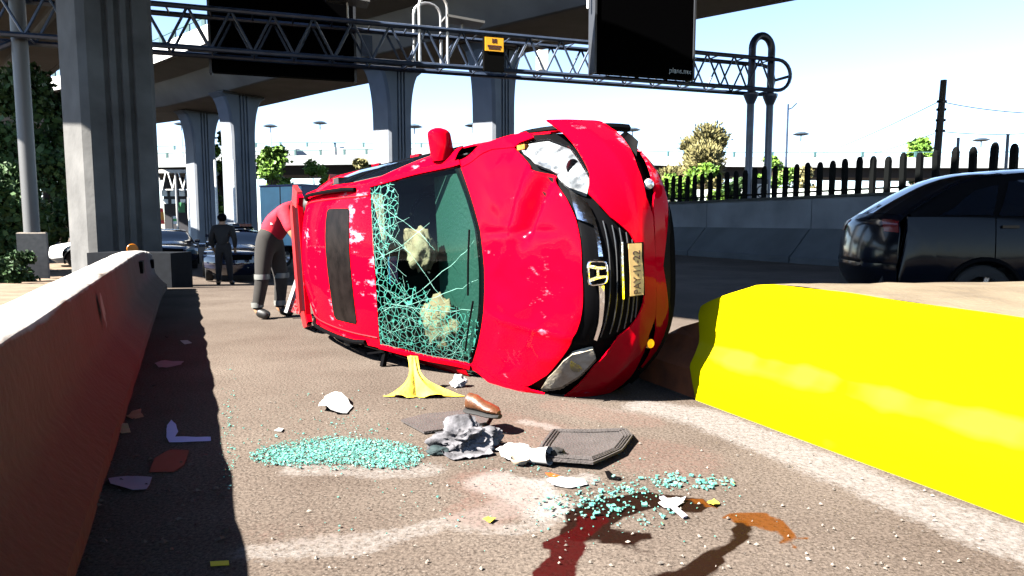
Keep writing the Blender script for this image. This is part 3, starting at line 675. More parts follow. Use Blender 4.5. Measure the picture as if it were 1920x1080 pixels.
for i, (px, Y, h, lb) in enumerate([(8,17,.7,'small weedy shrub on the dirt below the dark tree'), (30,19,.9,'leafy weed beside the concrete pedestal')]):
    q = A(px, 480, Y); tree(q.x, Y, gz(q.x,Y), h, .5, LEAF_D, lb, 20+i, 700, .13, .02, low=.1)

# ------------------------------------------------------------------ vehicle shells
class Shell:
    """upper skin S(s,v): s runs from the front lip over bonnet, screen and roof to the tail, v from side to side"""
    def __init__(self, rows, belt, W=.886, zr=.22, s_side=4, disp=None, pf=3.2, wheel=((-.88,.33),(-3.49,.33)), xr=None):
        self.A = np.array([[c[0],c[1],e[0],e[1],e[2]] for c, e in rows]); self.belt = belt; self.W = W; self.zr = zr; self.disp = disp; self.pf = pf
        self.wheel = wheel; self.xe = -99 if xr is None else xr
        e = self.A[s_side:]; o = np.argsort(e[:, 2]); self.ex = e[o, 2]; self.ey = e[o, 3]; self.ez = e[o, 4]
    def row(self, s):
        A_ = self.A; n = len(A_); i = int(min(max(math.floor(s), 0), n-2)); t = s-i; g = lambda k: A_[min(max(k, 0), n-1)]
        p0, p1, p2, p3 = g(i-1), g(i), g(i+1), g(i+2)
        return .5*((2*p1)+(-p0+p2)*t+(2*p0-5*p1+4*p2-p3)*t*t+(-p0+3*p1-3*p2+p3)*t**3)
    def raw(self, s, v):
        cx, cz, ex, ey, ez = self.row(s); a = abs(v)
        p = self.pf+(2.2-self.pf)*min(max((s-3.5)/1.5, 0), 1)
        return Vector((cx+(ex-cx)*a**p, ey*v, cz+(ez-cz)*a**2.4))
    def S(self, s, v, off=0):
        p = self.raw(s, v)
        h = 1e-3; n = (self.raw(s+h, v)-self.raw(s-h, v)).cross(self.raw(s, v+h)-self.raw(s, v-h))
        n = n.normalized() if n.length > 0 else Vector((1,0,0))
        if n.dot(Vector((.35 if s < 6 else 0, 0, .6))) < 0 and s < 9: n = -n
        elif s >= 9 and n.z < 0 and n.dot(Vector((-.3,0,1))) < 0: n = -n
        p = p+n*off
        if self.disp: p = p+self.disp(p, s, v)
        return p
    def side(self, x, h, sgn, off=0):
        """h 0..1 rocker to belt, 1..2 belt to roof edge"""
        ey = float(np.interp(x, self.ex, self.ey)); ez = float(np.interp(x, self.ex, self.ez)); zb = min(self.belt(x), ez)
        yb = min(self.W-.02, ey+.001) if zb >= ez-1e-6 else self.W-.035
        if h <= 1:
            zz = self.zr+(zb-self.zr)*h; y = self.W-.07*(1-h)**2*1.0 if h < .45 else self.W+(yb-self.W)*((h-.45)/.55)**2
            if h < .45: y = self.W-.09*((.45-h)/.45)**2
        else:
            t = h-1; zz = zb+(ez-zb)*t; y = yb+(ey-yb)*t+.02*math.sin(PI*t)
        y -= .035*sm(self.xe+.4, self.xe, x)
        return Vector((x, sgn*(y+off), zz))
    def _fill(self, poly, fn, ds, dv, thick):
        bm = bmesh.new(); vs = [bm.verts.new((p[0], p[1], 0)) for p in poly]; bm.faces.new(vs)
        bmesh.ops.triangulate(bm, faces=bm.faces[:])
        lo = [min(p[k] for p in poly) for k in (0, 1)]; hi = [max(p[k] for p in poly) for k in (0, 1)]
        for k, d in ((0, ds), (1, dv)):
            c = math.floor(lo[k]/d)*d+d
            while c < hi[k]-1e-4:
                co = (c,0,0) if k == 0 else (0,c,0); no = (1,0,0) if k == 0 else (0,1,0)
                bmesh.ops.bisect_plane(bm, geom=bm.verts[:]+bm.edges[:]+bm.faces[:], plane_co=co, plane_no=no); c += d
        uv = {}
        for v in bm.verts: uv[v] = (v.co.x, v.co.y)
        base = {}
        if thick:
            r = bmesh.ops.extrude_face_region(bm, geom=bm.faces[:]); nv = [g for g in r['geom'] if isinstance(g, bmesh.types.BMVert)]
            for v in nv: base[v] = 1
        for v in bm.verts:
            v.co = fn(v.co.x, v.co.y, -thick if v in base else 0)
        bmesh.ops.recalc_face_normals(bm, faces=bm.faces)
        return bm
    def patch(self, poly, name, m, parent, off=0, thick=.012, ds=.25, dv=.08, extra=None, attr=None):
        def fn(s, v, t):
            p = self.S(s, v, off+t); return p+extra(p, s, v) if extra else p
        bm = self._fill(poly, fn, ds, dv, thick); me = bpy.data.meshes.new(name); bm.to_mesh(me); bm.free(); smooth_mesh(me, 40)
        return obj(name, me, m, parent)
    def spatch(self, poly, name, m, parent, sgn, off=0, thick=.012):
        bm = self._fill(poly, lambda x, h, t: self.side(x, h, sgn, off+t), .15, .12, thick); me = bpy.data.meshes.new(name); bm.to_mesh(me); bm.free(); smooth_mesh(me, 40)
        return obj(name, me, m, parent)
    def zh(self, x, z):                                    # side height coordinate for a real height
        ez = float(np.interp(x, self.ex, self.ez)); zb = min(self.belt(x), ez); return (z-self.zr)/(zb-self.zr)
def sm(a, b, x):
    t = min(max((x-a)/(b-a), 0), 1); return t*t*(3-2*t)
def build_wheel(parent, x, y, r, wd=.21, rim=None):
    e = empty('wheel', (x, y, r)); e.parent = parent
    s = 1 if y > 0 else -1
    MB().lathe([(r*.62,-wd*.46),(r*.7,-wd*.5),(r*.93,-wd*.5),(r*.985,-wd*.42),(r,-wd*.3),(r,wd*.3),(r*.985,wd*.42),(r*.93,wd*.5),(r*.7,wd*.5),(r*.62,wd*.46)], 32, 'Y').build('tyre', RUBBER, e, True)
    rm = rim or mat('alloy', (.45,.45,.46), .3, .9)
    mb = MB().lathe([(r*.63,-wd*.45),(r*.60,-wd*.2),(r*.60,wd*.3),(r*.64,wd*.46)], 32, 'Y').lathe([(.001, s*wd*.33),(r*.14, s*wd*.33),(r*.16, s*wd*.2),(.001, s*wd*.2)], 16, 'Y')
    for k in range(5):
        a = 2*PI*k/5; mb.bar((r*.1*math.cos(a), s*wd*.27, r*.1*math.sin(a)), (r*.61*math.cos(a), s*wd*.3, r*.61*math.sin(a)), .05, .03, (0,1,0))
    mb.build('rim', rm, e, True); return e
def arch_poly(x0, x1, cx, r, sh, h1=1.0):
    """side polygon from x1 (rear) to x0 (front) with a wheel arch cut from below"""
    pts = []; lo = cx-r if cx is not None else None
    if cx is None or cx-r > x1: pts.append((x1, 0))
    for k in range(21):
        a = PI-PI*k/20
        if cx is None: break
        x = cx+r*math.cos(a); z = .33+r*math.sin(a)
        if x1 <= x <= x0 and sh.zh(x, z) > 0: pts.append((x, sh.zh(x, z)))
    if cx is None or cx+r < x0: pts.append((x0, 0))
    if cx is not None and cx-r <= x1:
        z = .33+math.sqrt(max(0, r*r-(x1-cx)**2)); pts.insert(0, (x1, max(0, sh.zh(x1, z))))
    if cx is not None and cx+r >= x0:
        z = .33+math.sqrt(max(0, r*r-(x0-cx)**2)); pts.append((x0, max(0, sh.zh(x0, z))))
    out = []
    for p in pts+[(x0, h1), (x1, h1)]:
        if not out or (abs(p[0]-out[-1][0])+abs(p[1]-out[-1][1])) > 1e-3: out.append(p)
    return out
def side_set(sh, root, paint, glass, xs, wheels, rA=.385, win=None, handles=True, cladding=True, sides=(1,-1)):
    """xs = front, fender/door, door/door, door/quarter, rear"""
    x0, x1, x2, x3, x4 = xs; w0, w1 = wheels; g = .006
    for sg in sides:
        sh.spatch(arch_poly(x0, x1+g, w0, rA, sh), 'front_fender', paint, root, sg)
        d1 = sh.spatch([(x2+g,0),(x1-g,0),(x1-g,1),(x2+g,1)], 'front_door', paint, root, sg)
        d2 = sh.spatch(arch_poly(x2-g, x3+g, w1, rA, sh), 'rear_door', paint, root, sg)
        sh.spatch(arch_poly(x3-g, x4, w1, rA, sh), 'quarter_panel', paint, root, sg)
        for d, xx in ((d1, x2+.14), (d2, x3+.14)):
            p = sh.side(xx, .9, sg, .012); MB().box(p, (.17,.03,.03)).build('handle', paint, d)
        for w_ in wheels:
            mb = MB().tube([(w_+(rA+.015)*math.cos(a), sg*(sh.W+.004), .33+(rA+.015)*math.sin(a)) for a in np.linspace(-.35, PI+.35, 18)], .028, 6); mb.build('arch_trim', BLACK, root, True)
        if win:
            for poly in win: sh.spatch(poly, 'side_window', glass, root, sg, .004, .006)
        sh.spatch([(x4+.05,1.0),(x4+.05,1.03),(x1,1.03),(x1,1.0)], 'belt_trim', BLACK, root, sg, .008, .01)
        sh.spatch([(w1+rA,.0),(w0-rA,.0),(w0-rA,.16),(w1+rA,.16)], 'sill_trim', BLACK, root, sg, .012, .02)
    # dark inner body under the outer panels
def underbody(root, W, x0, x1, z0=.2, z1=.62):
    mb = MB(); mb.box(((x0+x1)/2, 0, (z0+z1)/2), (abs(x1-x0), 2*W-.46, z1-z0)); o = mb.build('underbody', mat('underbody', (.01,.01,.01), .85), root)
    return o

# ------------------------------------------------------------------ the overturned red car
RED_ROWS = [((-.22,.17),(-.66,.72,.19)), ((-.07,.25),(-.56,.81,.27)), ((-.02,.40),(-.50,.86,.42)), ((0.0,.52),(-.50,.87,.55)),
 ((-.01,.60),(-.54,.875,.68)), ((-.035,.79),(-.66,.88,.82)), ((-.11,.915),(-.80,.87,.905)), ((-.32,.985),(-.94,.855,.955)),
 ((-.66,1.04),(-1.10,.83,.99)), ((-1.05,1.09),(-1.32,.75,1.04)), ((-1.46,1.31),(-1.64,.70,1.25)), ((-1.90,1.52),(-2.0,.635,1.46)),
 ((-2.35,1.59),(-2.40,.635,1.52)), ((-2.9,1.605),(-2.92,.64,1.525)), ((-3.45,1.585),(-3.45,.64,1.50)), ((-3.86,1.54),(-3.82,.62,1.45))]
def dents(p, s, v):
    d = Vector((0,0,0))
    if 5.2 < s < 9:                                        # creases and waves in the bonnet
        e = sm(5.6, 6.4, s)*sm(9, 8.3, s)
        d.z += .020*e*noise.noise(Vector((p.x*2.6, p.y*2.6, 0)))+.014*e*(.4-abs(noise.noise(Vector((p.x*3.5, p.y*4.5, 4)))))+.004*e*noise.noise(Vector((p.x*11, p.y*11, 2)))
        # deep fold running in from the left headlight
        q = (p.x+.52-.35*max(0, p.y-.25)**1.0)
        d.z -= .060*math.exp(-(q/.05)**2)*sm(.12, .3, p.y)*sm(.72, .58, p.y)
        d.z += .035*math.exp(-((q+.11)/.06)**2)*sm(.12, .3, p.y)*sm(.75, .6, p.y)
        d.z -= .012*math.exp(-((p.y-.24)/.02)**2)*sm(-1.05,-.8,p.x)*sm(-.2,-.35,p.x)
        d.z += .012*math.exp(-((p.y+.42+.1*p.x)/.025)**2)*sm(-1.0,-.8,p.x)
    if 11 < s:
        d.z += .010*noise.noise(Vector((p.x*2.2, p.y*2.2, 9)))*sm(11,11.6,s)
    return d
def red_car():
    th, X, Y, Z, roll, pit = 1.028, 1.234, 4.369, .881, -.04, .017
    F = Vector((math.cos(th)*math.cos(pit), -math.sin(th)*math.cos(pit), math.sin(pit))); L0 = Vector((0,0,1))
    L = (L0-F*F.dot(L0)).normalized(); U = F.cross(L); U2 = U*math.cos(roll)+L*math.sin(roll); L2 = L*math.cos(roll)-U*math.sin(roll)
    root = empty('overturned_car', (X, Y, Z), 0, 'wrecked red hatchback lying on its side with shattered windscreen', 'car')
    root.matrix_world = Matrix.Translation((X,Y,Z)) @ Matrix((F, L2, U2)).transposed().to_4x4()
    sh = Shell(RED_ROWS, lambda x: .985+.06*sm(-1.2,-3.6,x), disp=dents)
    # black inner skin
    def strip(s0, s1, name, m, off, v0=-1, v1=1):
        return sh.patch([(s0,v0),(s1,v0),(s1,v1),(s0,v1)], name, m, root, off, 0, .2, .1)
    strip(.02, 8.6, 'inner_front', BLACK, -.03); strip(11.12, 15, 'headliner', mat('headliner', (.10,.095,.085), .9), -.035)
    # bonnet, wings and roof
    sh.patch([(9.02,.93),(8.92,.6),(8.84,.35),(8.82,0),(8.84,-.4),(8.90,-.7),(8.97,-.93),(7.5,-.93),(6.35,-.90),(6.05,-.78),(5.93,-.62),(5.86,-.48),(5.84,-.33),(5.97,0),(5.9,.18),(5.85,.36),(5.88,.5),(6.0,.64),(6.42,.72),(6.55,.90),(7.6,.93)], 'bonnet', REDP, root, .0, .014, .05, .025)
    for sg in (1,-1):
        pl = [(6.52,.905),(7.6,.937),(9.0,.937),(9.05,1.0),(7.5,1.0),(6.3,1.0),(5.4,1.0),(5.35,.95),(6.1,.93)]
        sh.patch([(a, b*sg) for a, b in pl], 'wing_edge', REDP, root, 0, .014, .12, .03)
        pl = [(9.0,.955),(11.0,.955),(11.04,1.0),(9.0,1.0)]
        sh.patch([(a, b*sg) for a, b in pl], 'windscreen_pillar', REDP, root, .012, .03, .2, .03)
    rf = sh.patch([(11.03,1.0),(10.98,.6),(10.96,.2),(10.96,-.2),(10.98,-.6),(11.03,-1.0),(15,-1.0),(15,1.0)], 'roof', REDP, root, 0, .014, .2, .08)
    sh.patch([(11.76,.69),(11.82,.73),(12.72,.74),(12.80,.70),(12.80,-.70),(12.72,-.74),(11.82,-.73),(11.76,-.69)], 'sunroof', mat('sunroof_glass', (.007,.005,.0045), .4, var=.5, scale=9, spec=.05), rf, .006, .006)
    for sg in (1,-1):                                      # roof rails
        MB().tube([sh.S(s, sg*.95, .012+.028*sm(11.5,11.9,s)*sm(14.9,14.4,s)) for s in np.linspace(11.5,14.9,20)], .018, 8).build('roof_rail', BLACK, root, True)
        for c in (-.0,):
            MB().tube([sh.S(s, sg*.865, .003) for s in np.linspace(11.05,14.95,24)], .006, 6).build('roof_seam', mat('seam', (.25,.004,.008), .5), root, True)
    # windscreen: glass with a fracture mask
    wp = [(11.0,.95),(9.12,.945),(9.0,.63),(8.92,.36),(8.9,0),(8.92,-.42),(8.98,-.74),(9.06,-.945),(11.0,-.95),(10.95,-.5),(10.93,0),(10.95,.5)]
    ws = sh.patch(wp, 'windscreen', windscreen_mat(), root, .002, 0, .08, .04)
    vals = []; uvv = []
    inv = [(v.co.x, v.co.y) for v in ws.data.vertices]
    for x, y in inv:                                       # x -1..-2 , y -.7...7 : dense at the lower rear edge
        t = (-x-1.05)/.9
        d = 1.0*math.exp(-((y+.62)/.30)**2)*sm(.0,.5,t+.25)+.95*math.exp(-((t-1.0)/.17)**2)*sm(-.3,.2,abs(y-.02))+.9*math.exp(-((y-.36)/.2)**2-((t-.92)/.22)**2)+.6*math.exp(-((y+.28)/.22)**2-((t-.75)/.35)**2)
        vals.append(min(1, d))
    at = ws.data.attributes.new('fracture', 'FLOAT', 'POINT'); at.data.foreach_set('value', np.array(vals, dtype=np.float32))
    rng = random.Random(5); mb = MB()
    def crack(pts, w0):
        P3 = [sh.S(s, v, .004) for s, v in pts]
        for i in range(len(P3)-1):
            a, b = P3[i], P3[i+1]; n = Vector((.45,0,.9)); q = (b-a).cross(n).normalized()*w0*rng.uniform(.5,1.3)
            mb.add([a-q, b-q, b+q, a+q], [(0,1,2,3)])
    def walk(s, v, ds, dv, n, j=.05):
        o = [(s, v)]
        for k in range(n):
            s += ds+rng.gauss(0,j)*.5; v += dv+rng.gauss(0,j)*.45; s = min(max(s, 8.98), 10.95); v = min(max(v, -.93), .93); o.append((s, v))
        return o
    for pts in ([(10.9,.8),(10.4,.55),(9.9,.3),(9.75,.18)], [(9.0,.25),(9.5,.02),(10.1,-.25),(10.8,-.5)], [(8.98,-.1),(9.5,-.22),(10.2,-.38),(10.85,-.48)], [(9.02,-.38),(9.5,-.42),(10.1,-.42),(10.8,-.40)],
                [(10.9,.3),(10.6,.0),(10.35,-.3)], [(10.8,.5),(10.2,.15),(9.9,-.1),(9.6,-.35)], [(10.9,-.2),(10.4,-.35),(9.9,-.55),(9.3,-.8)], [(10.9,.1),(10.5,.2),(9.8,.45)], [(9.05,-.6),(9.3,-.72),(9.2,-.9)]):
        fine = []
        for (a, b) in zip(pts[:-1], pts[1:]):
            for k in range(5): t = k/5; fine.append((a[0]+(b[0]-a[0])*t+rng.gauss(0,.007), a[1]+(b[1]-a[1])*t+rng.gauss(0,.006)))
        crack(fine+[pts[-1]], .0013)
    for c in ((10.3,-.55),(10.75,.45),(10.7,.7),(9.9,-.8),(9.4,-.85),(10.7,-.75),(10.75,.15)):
        for k in range(9):
            a = 2*PI*k/9+rng.random()*.3; n = rng.randint(3,8); crack(walk(c[0], c[1], .07*math.cos(a), .06*math.sin(a), n, .012), .0008)
        for rr in (.12,.26):
            crack([(min(10.95,max(8.98,c[0]+rr*1.3*math.cos(t)+rng.gauss(0,.02))), min(.93,max(-.93,c[1]+rr*math.sin(t)+rng.gauss(0,.02)))) for t in np.linspace(0, 2*PI, 14)], .0006)
    tag(mb.build('crack_line', mat('crack_white', (.15,.32,.265), .45, spec=.2), ws), kind='stuff')
    sh.patch([(9.2,.96),(9.08,.63),(9.0,.36),(8.98,0),(9.0,-.42),(9.06,-.74),(9.12,-.96),(8.93,-.96),(8.86,-.7),(8.79,0),(8.82,.4),(8.90,.65),(9.0,.96)], 'cowl', BLACK, root, -.012, .006, .1, .06)
    for v0, v1 in ((.35,-.25),(-.3,-.8)):
        MB().tube([sh.S(9.05, v0, .02), sh.S(9.12, (v0+v1)/2, .028), sh.S(9.16, v1, .02)], .008, 6).build('wiper', BLACK, root)
    # front end
    hl = mat('headlamp_reflector', (.035,.035,.038), .35, 0, col2=(.42,.42,.41), scale=13, bump=.7, bscale=14)
    for sg, nm, in ((1,'crushed'),(-1,'dull')):
        if sg > 0: pl = [(6.35,.84),(6.25,.90),(5.0,.90),(4.62,.83),(4.70,.69),(4.72,.60),(5.02,.51),(5.56,.56),(6.0,.70)]
        else: pl = [(5.72,.90),(5.9,.80),(5.80,.64),(5.62,.58),(4.92,.54),(4.70,.61),(4.82,.76),(5.05,.86)]
        h = sh.patch([(a, b*sg) for a, b in pl], 'headlamp', hl if sg > 0 else mat('headlamp_dull', (.20,.15,.09), .3, 0, col2=(.60,.52,.40), scale=9, bump=.6, bscale=14), root, .006, .03, .12, .05, extra=lambda p, s, v: Vector((.006,0,.006))*noise.noise(p*14))
        sh.patch([(a, b*sg) for a, b in pl], 'lens', LENS, h, .026, .004, .2, .06)
        for s_, v_ in (((4.95,.70),) if sg > 0 else ((5.2,.66),)):
            p = sh.S(s_, v_*sg, .0); MB().lathe([(.03,-.02),(.05,.0),(.052,.006),(.001,.008)], 16, 'X', tuple(p)).build('projector', mat('projector', (.05,.05,.055), .15, .6), h, True)
    p = sh.S(6.15,.89,.0); MB().box(p+Vector((0,0,.0)), (.09,.03,.03)).build('amber_bulb', mat('amber_lens', (.6,.16,.01), .2), root)
    # dark grille with slats
    sh.patch([(5.95,.30),(6.0,0),(5.9,-.33),(5.75,-.5),(5.2,-.52),(4.5,-.46),(4.0,-.38),(3.5,-.25),(3.5,.12),(4.0,.22),(4.6,.34),(5.2,.44),(5.7,.36)], 'grille', BLACK, root, -.008, .01, .2, .08)
    for s_, a, b in ((4.85,.33,-.45),(4.62,.30,-.43),(4.42,.28,-.42),(4.22,.25,-.40),(4.02,.2,-.36),(3.82,.15,-.33)):
        MB().tube([sh.S(s_, v, .003) for v in np.linspace(a, b, 14)], .005, 5).build('grille_slat', mat('slat', (.03,.03,.03), .25), root)
    def chr_(pl, nm): sh.patch(pl, nm, CHROME, root, .012, .014, .15, .05)
    chr_([(5.62,.55),(5.16,.45),(5.1,.34),(5.20,.30),(5.78,.35),(5.74,.44)], 'chrome_wing')
    chr_([(5.22,.33),(5.12,.33),(5.10,.10),(5.26,.10)], 'chrome_bar'); chr_([(5.30,-.09),(5.08,-.09),(4.95,-.35),(4.93,-.47),(5.06,-.46),(5.10,-.34)], 'chrome_bar')
    emblem(sh, root); 
    # plate
    c = sh.S(4.15, 0, .028); nrm = (sh.S(4.15,0,.03)-sh.S(4.15,0,0)).normalized(); up = Vector((0,1,0)).cross(nrm); up = -up if up.z < 0 else up
    M = Matrix((Vector((0,1,0)), up, nrm)).transposed().to_4x4(); M.translation = c
    pl = empty('number_plate', c); pl.parent = root; pl.matrix_local = M
    MB().box((0,.0,-.008), (.315,.16,.012)).build('backing', BLACK, pl); 
    MB().box((0,.078,0), (.33,.012,.014)).build('plate_frame', CHROME, pl)
    bm = MB(); ol = [(-.152,-.066),(-.08,-.070),(.0,-.067),(.07,-.060),(.152,-.062),(.152,.032),(.06,.030),(-.04,.026),(-.152,.030)]; bm.loft([[(x,y,z) for x, y in ol] for z in (0,.004)]); bm.build('plate_face', mat('plate_yellow', (.80,.50,.17), .6, var=.12, scale=20), pl)
    text_mesh('lettering', 'PAY-11-22', .068, mat('plate_ink', (.03,.008,.006), .6), pl, Matrix.Translation((-.146,-.046,.0055)) @ Matrix.Diagonal((.86,1.05,1,1)))
    # bumper: torn loose on the upper side
    def pop(p, s, v):
        e = sm(.12,.8,v); return Vector((.05*e+.03*e*sm(3.5,1.5,s), .03*e, .03*e))
    def flat(p, s, v): return Vector((0,0,0))
    sh.patch([(4.55,1.02),(4.52,.90),(4.72,.62),(5.02,.49),(4.62,.34),(4.05,.22),(3.55,.08),(3.2,0),(2.3,0),(2.35,.35),(2.62,.46),(2.55,.66),(2.0,.93),(1.25,1.0),(1.2,1.02)], 'bumper_cover', REDP, root, .012, .012, .12, .06, extra=pop)
    sh.patch([(2.3,.0),(1.75,.0),(1.2,.45),(.95,.8),(1.0,1.02),(1.25,1.02),(1.45,.9),(1.75,.68),(1.95,.5),(2.25,.42)], 'bumper_cover', REDP, root, .012, .012, .12, .06, extra=pop)
    sh.patch([(2.6,.47),(2.28,.42),(1.98,.5),(1.78,.68),(1.5,.9),(2.0,.92),(2.5,.66)], 'fog_recess', BLACK, root, -.03, .01, .15, .06, extra=pop)
    sh.patch([(3.2,0),(3.25,-.23),(3.72,-.33),(4.35,-.45),(4.62,-.68),(4.58,-1.0),(2.0,-1.0),(2.0,-.92),(2.45,-.66),(2.5,-.46),(2.25,-.35),(2.3,0)], 'bumper_cover', REDP, root, .012, .012, .12, .06, extra=flat)
    sh.patch([(2.3,0),(2.22,-.35),(1.95,-.46),(1.75,-.66),(1.45,-.92),(1.2,-1.0),(.95,-1.0),(.95,-.8),(1.2,-.45),(1.75,0)], 'bumper_cover', REDP, root, .012, .012, .12, .06)
    sh.patch([(2.46,-.47),(2.42,-.66),(1.98,-.9),(1.5,-.9),(1.78,-.66),(1.98,-.48),(2.24,-.37)], 'fog_recess', BLACK, root, -.03, .01, .15, .06)
    p = sh.S(2.15,-.55,.0); MB().lathe([(.001,.02),(.028,.015),(.034,.0),(.03,-.01)], 14, 'X', tuple(p)).build('fog_lamp', mat('fog_amber', (.55,.3,.06), .2, .5), root, True)
    p = sh.S(2.15,.55,.0)+pop(None,2.15,.55); MB().lathe([(.001,.02),(.028,.015),(.034,.0),(.03,-.01)], 14, 'X', tuple(p)).build('fog_lamp', mat('fog_clear', (.6,.6,.6), .15, .6), root, True)
    sh.patch([(1.70,0),(1.15,.45),(.9,.8),(.9,1.0),(.05,1.0),(.05,-1.0),(.9,-1.0),(.9,-.8),(1.15,-.45)], 'lower_grille', BLACK, root, .004, .012, .2, .08, extra=pop)
    sh.patch([(.98,.55),(.82,.95),(.74,.95),(.86,.55)], 'chin_strip', mat('silver_trim', (.5,.5,.5), .3, .7), root, .02, .01, .1, .06, extra=pop)
    # sides, wheels, floor
    win = [[(-2.42,1.06),(-1.62,1.06),(-2.0,1.78),(-2.42,1.86)], [(-3.3,1.08),(-2.5,1.06),(-2.5,1.86),(-3.2,1.80)]]
    side_set(sh, root, REDP, CARGLASS, (-.60,-1.36,-2.46,-3.34,-4.12), (-.88,-3.49), win=win)
    for sg in (1,-1):
        fr = [[(-1.36,1.03),(-1.62,1.06),(-2.0,1.78),(-2.0,1.97),(-1.36,1.9)], [(-2.0,1.80),(-2.42,1.88),(-3.2,1.82),(-3.8,1.6),(-3.8,1.97),(-2.0,1.97)], [(-2.49,1.03),(-2.43,1.03),(-2.43,1.95),(-2.49,1.95)], [(-3.32,1.03),(-4.1,1.03),(-3.85,1.9),(-3.22,1.8)]]
        for q in fr: sh.spatch(q, 'window_surround', REDP if q is not fr[2] else BLACK, root, sg, .0, .01)
    for sg in (1,-1): sh.spatch([(-4.05,.02),(-1.3,.02),(-1.3,1.0),(-4.05,1.0)], 'door_trim', mat('trim_dark', (.012,.014,.014), .8), root, sg, -.05, .01)
    underbody(root, .886, -.35, -4.1); 
    for x in (-.88,-3.49):
        for y in (.76,-.76): build_wheel(root, x, y, .33)
    for x in (-.88,-3.49): MB().tube([(x,-.7,.33),(x,.7,.33)], .045, 8).build('axle', GREY, root)
    MB().tube([(-1.2,.15,.17),(-2.4,.18,.17),(-3.2,.3,.2),(-4.1,.45,.24)], .035, 8).build('exhaust_pipe', mat('rusty_pipe', (.10,.06,.04), .7, .5), root)
    # cabin: dashboard, seats, bags
    dash = mat('dash_green', (.018,.05,.042), .6, bump=.2); tr = mat('trim_dark', (.012,.014,.014), .8)
    mb = MB(); mb.loft([[(x, y, z) for x, z in ((-1.16,.98),(-1.22,1.035),(-1.42,1.07),(-1.72,1.06),(-1.82,.98),(-1.85,.75),(-1.2,.65))] for y in (-.66,-.3,0,.3,.66)]); mb.build('dashboard', dash, root, True)
    mb = MB(); mb.tube([(-1.98+.06*math.sin(t)*.5, .36+.18*math.cos(t), .98+.18*math.sin(t)) for t in np.linspace(0, 2*PI, 24)], .016, 8); mb.tube([(-1.75,.36,.9),(-1.97,.36,.98)], .03, 8); mb.build('steering_wheel', BLACK, root, True)
    for y in (.36,-.36):
        st = empty('seat', (-2.45,y,.5)); st.parent = root
        MB().loft([[(x, yy*w_, z) for x, z in ((-.25,.0),(.3,.05),(.32,.14),(.2,.18),(-.25,.12))] for yy, w_ in ((-.25,1),(-.2,1),(.2,1),(.25,1))]).build('seat_cushion', tr, st, True)
        MB().loft([[(-.18-.16*t+.07*c, .23*(1-.25*t*t)*s_, .1+.62*t) for c, s_ in ((1,-1),(1.5,-.5),(1.5,.5),(1,1),(-1,.9),(-1,-.9))] for t in (0,.3,.6,.9,1)]).build('seat_back', tr, st, True)
        MB().loft([[(-.38+.05*c, .13*s_, .78+.2*t) for c, s_ in ((1,-1),(1,1),(-1,.9),(-1,-.9))] for t in (0,.3,.8,1)]).build('headrest', tr, st, True)
    MB().box((-3.0,0,.93), (.16,1.5,.98)).build('rear_seat', tr, root)
    MB().box((-2.3,0,.42), (2.9,1.35,.05)).build('cabin_floor', tr, root)
    bagm = mat('airbag_cloth', (.30,.11,.065), .85, col2=(.50,.27,.19), scale=6, bump=.6, bscale=14)
    for c, r, seed, fl in (((-1.66,.13,1.235), (.13,.15,.06), 3, 1), ((-1.52,-.41,1.165), (.15,.17,.07), 8, 1)):
        bm = bmesh.new(); bmesh.ops.create_icosphere(bm, subdivisions=4, radius=1)
        for v in bm.verts:
            n_ = 1+.45*noise.noise(v.co*1.6+Vector((seed,0,0)))+.38*abs(noise.noise(v.co*3.4+Vector((0,seed,0))))-.12*abs(noise.noise(v.co*7+Vector((0,0,seed))))
            v.co = Vector((v.co.x*r[0]*n_, v.co.y*r[1]*n_, v.co.z*r[2]*n_))
        bmesh.ops.rotate(bm, verts=bm.verts, matrix=Matrix.Rotation(R(28), 3, 'Y')); bmesh.ops.translate(bm, verts=bm.verts, vec=c)
        me = bpy.data.meshes.new('airbag'); bm.to_mesh(me); bm.free(); smooth_mesh(me, 180); obj('airbag', me, bagm, root)
    MB().box((-1.93,.38,1.435), (.14,.34,.018), M=Matrix.Rotation(.35,3,'Y')).build('sun_visor', mat('visor_pink', (.30,.16,.12), .8, var=.2), root)
    MB().box((-1.80,-.02,1.40), (.03,.2,.06)).build('rear_view_mirror', mat('mirror_blue', (.06,.2,.35), .1, .3), root)
    # door mirrors
    for sg in (1,-1):
        if sg > 0:
            mr = empty('door_mirror', (-1.50, .72, 1.08)); mr.parent = root
            rings = []
            for t in np.linspace(0,1,22):
                w_ = .075+.035*math.sin(PI*min(1,t*.9+.12)); w_ *= 1 if t < .85 else math.sqrt(max(.05,1-((t-.85)/.16)**2)); hh = .085*(1 if t < .8 else math.sqrt(max(.05,1-((t-.8)/.21)**2)))
                rings.append([(w_*.8*math.cos(a), .04+.235*t, .03*t+hh*math.sin(a)) for a in np.linspace(0, 2*PI, 16, endpoint=False)])
            MB().loft(rings).build('mirror_shell', REDP, mr, True)
            MB().loft([[(.05*a, -.03, -.02+.04*b) for a, b in ((-1,-1),(1,-1),(1,1),(-1,1))], [(.045*a, .06, .0+.035*b) for a, b in ((-1,-1),(1,-1),(1,1),(-1,1))]]).build('mirror_stalk', BLACK, mr)
    # crumpled bits of the lower mirror hanging down
    mb = MB()
    for a, b, w_ in (((-2.0,-.66,1.42),(-2.05,-.80,1.44),.05), ((-2.05,-.78,1.43),(-2.0,-.86,1.40),.035), ((-1.98,-.66,1.44),(-2.2,-.70,1.5),.015)): mb.bar(a, b, w_, w_*.6)
    mb.build('torn_trim', BLACK, root)
    # tail: bumper, lamps, raised tailgate
    mb = MB(); rings = []
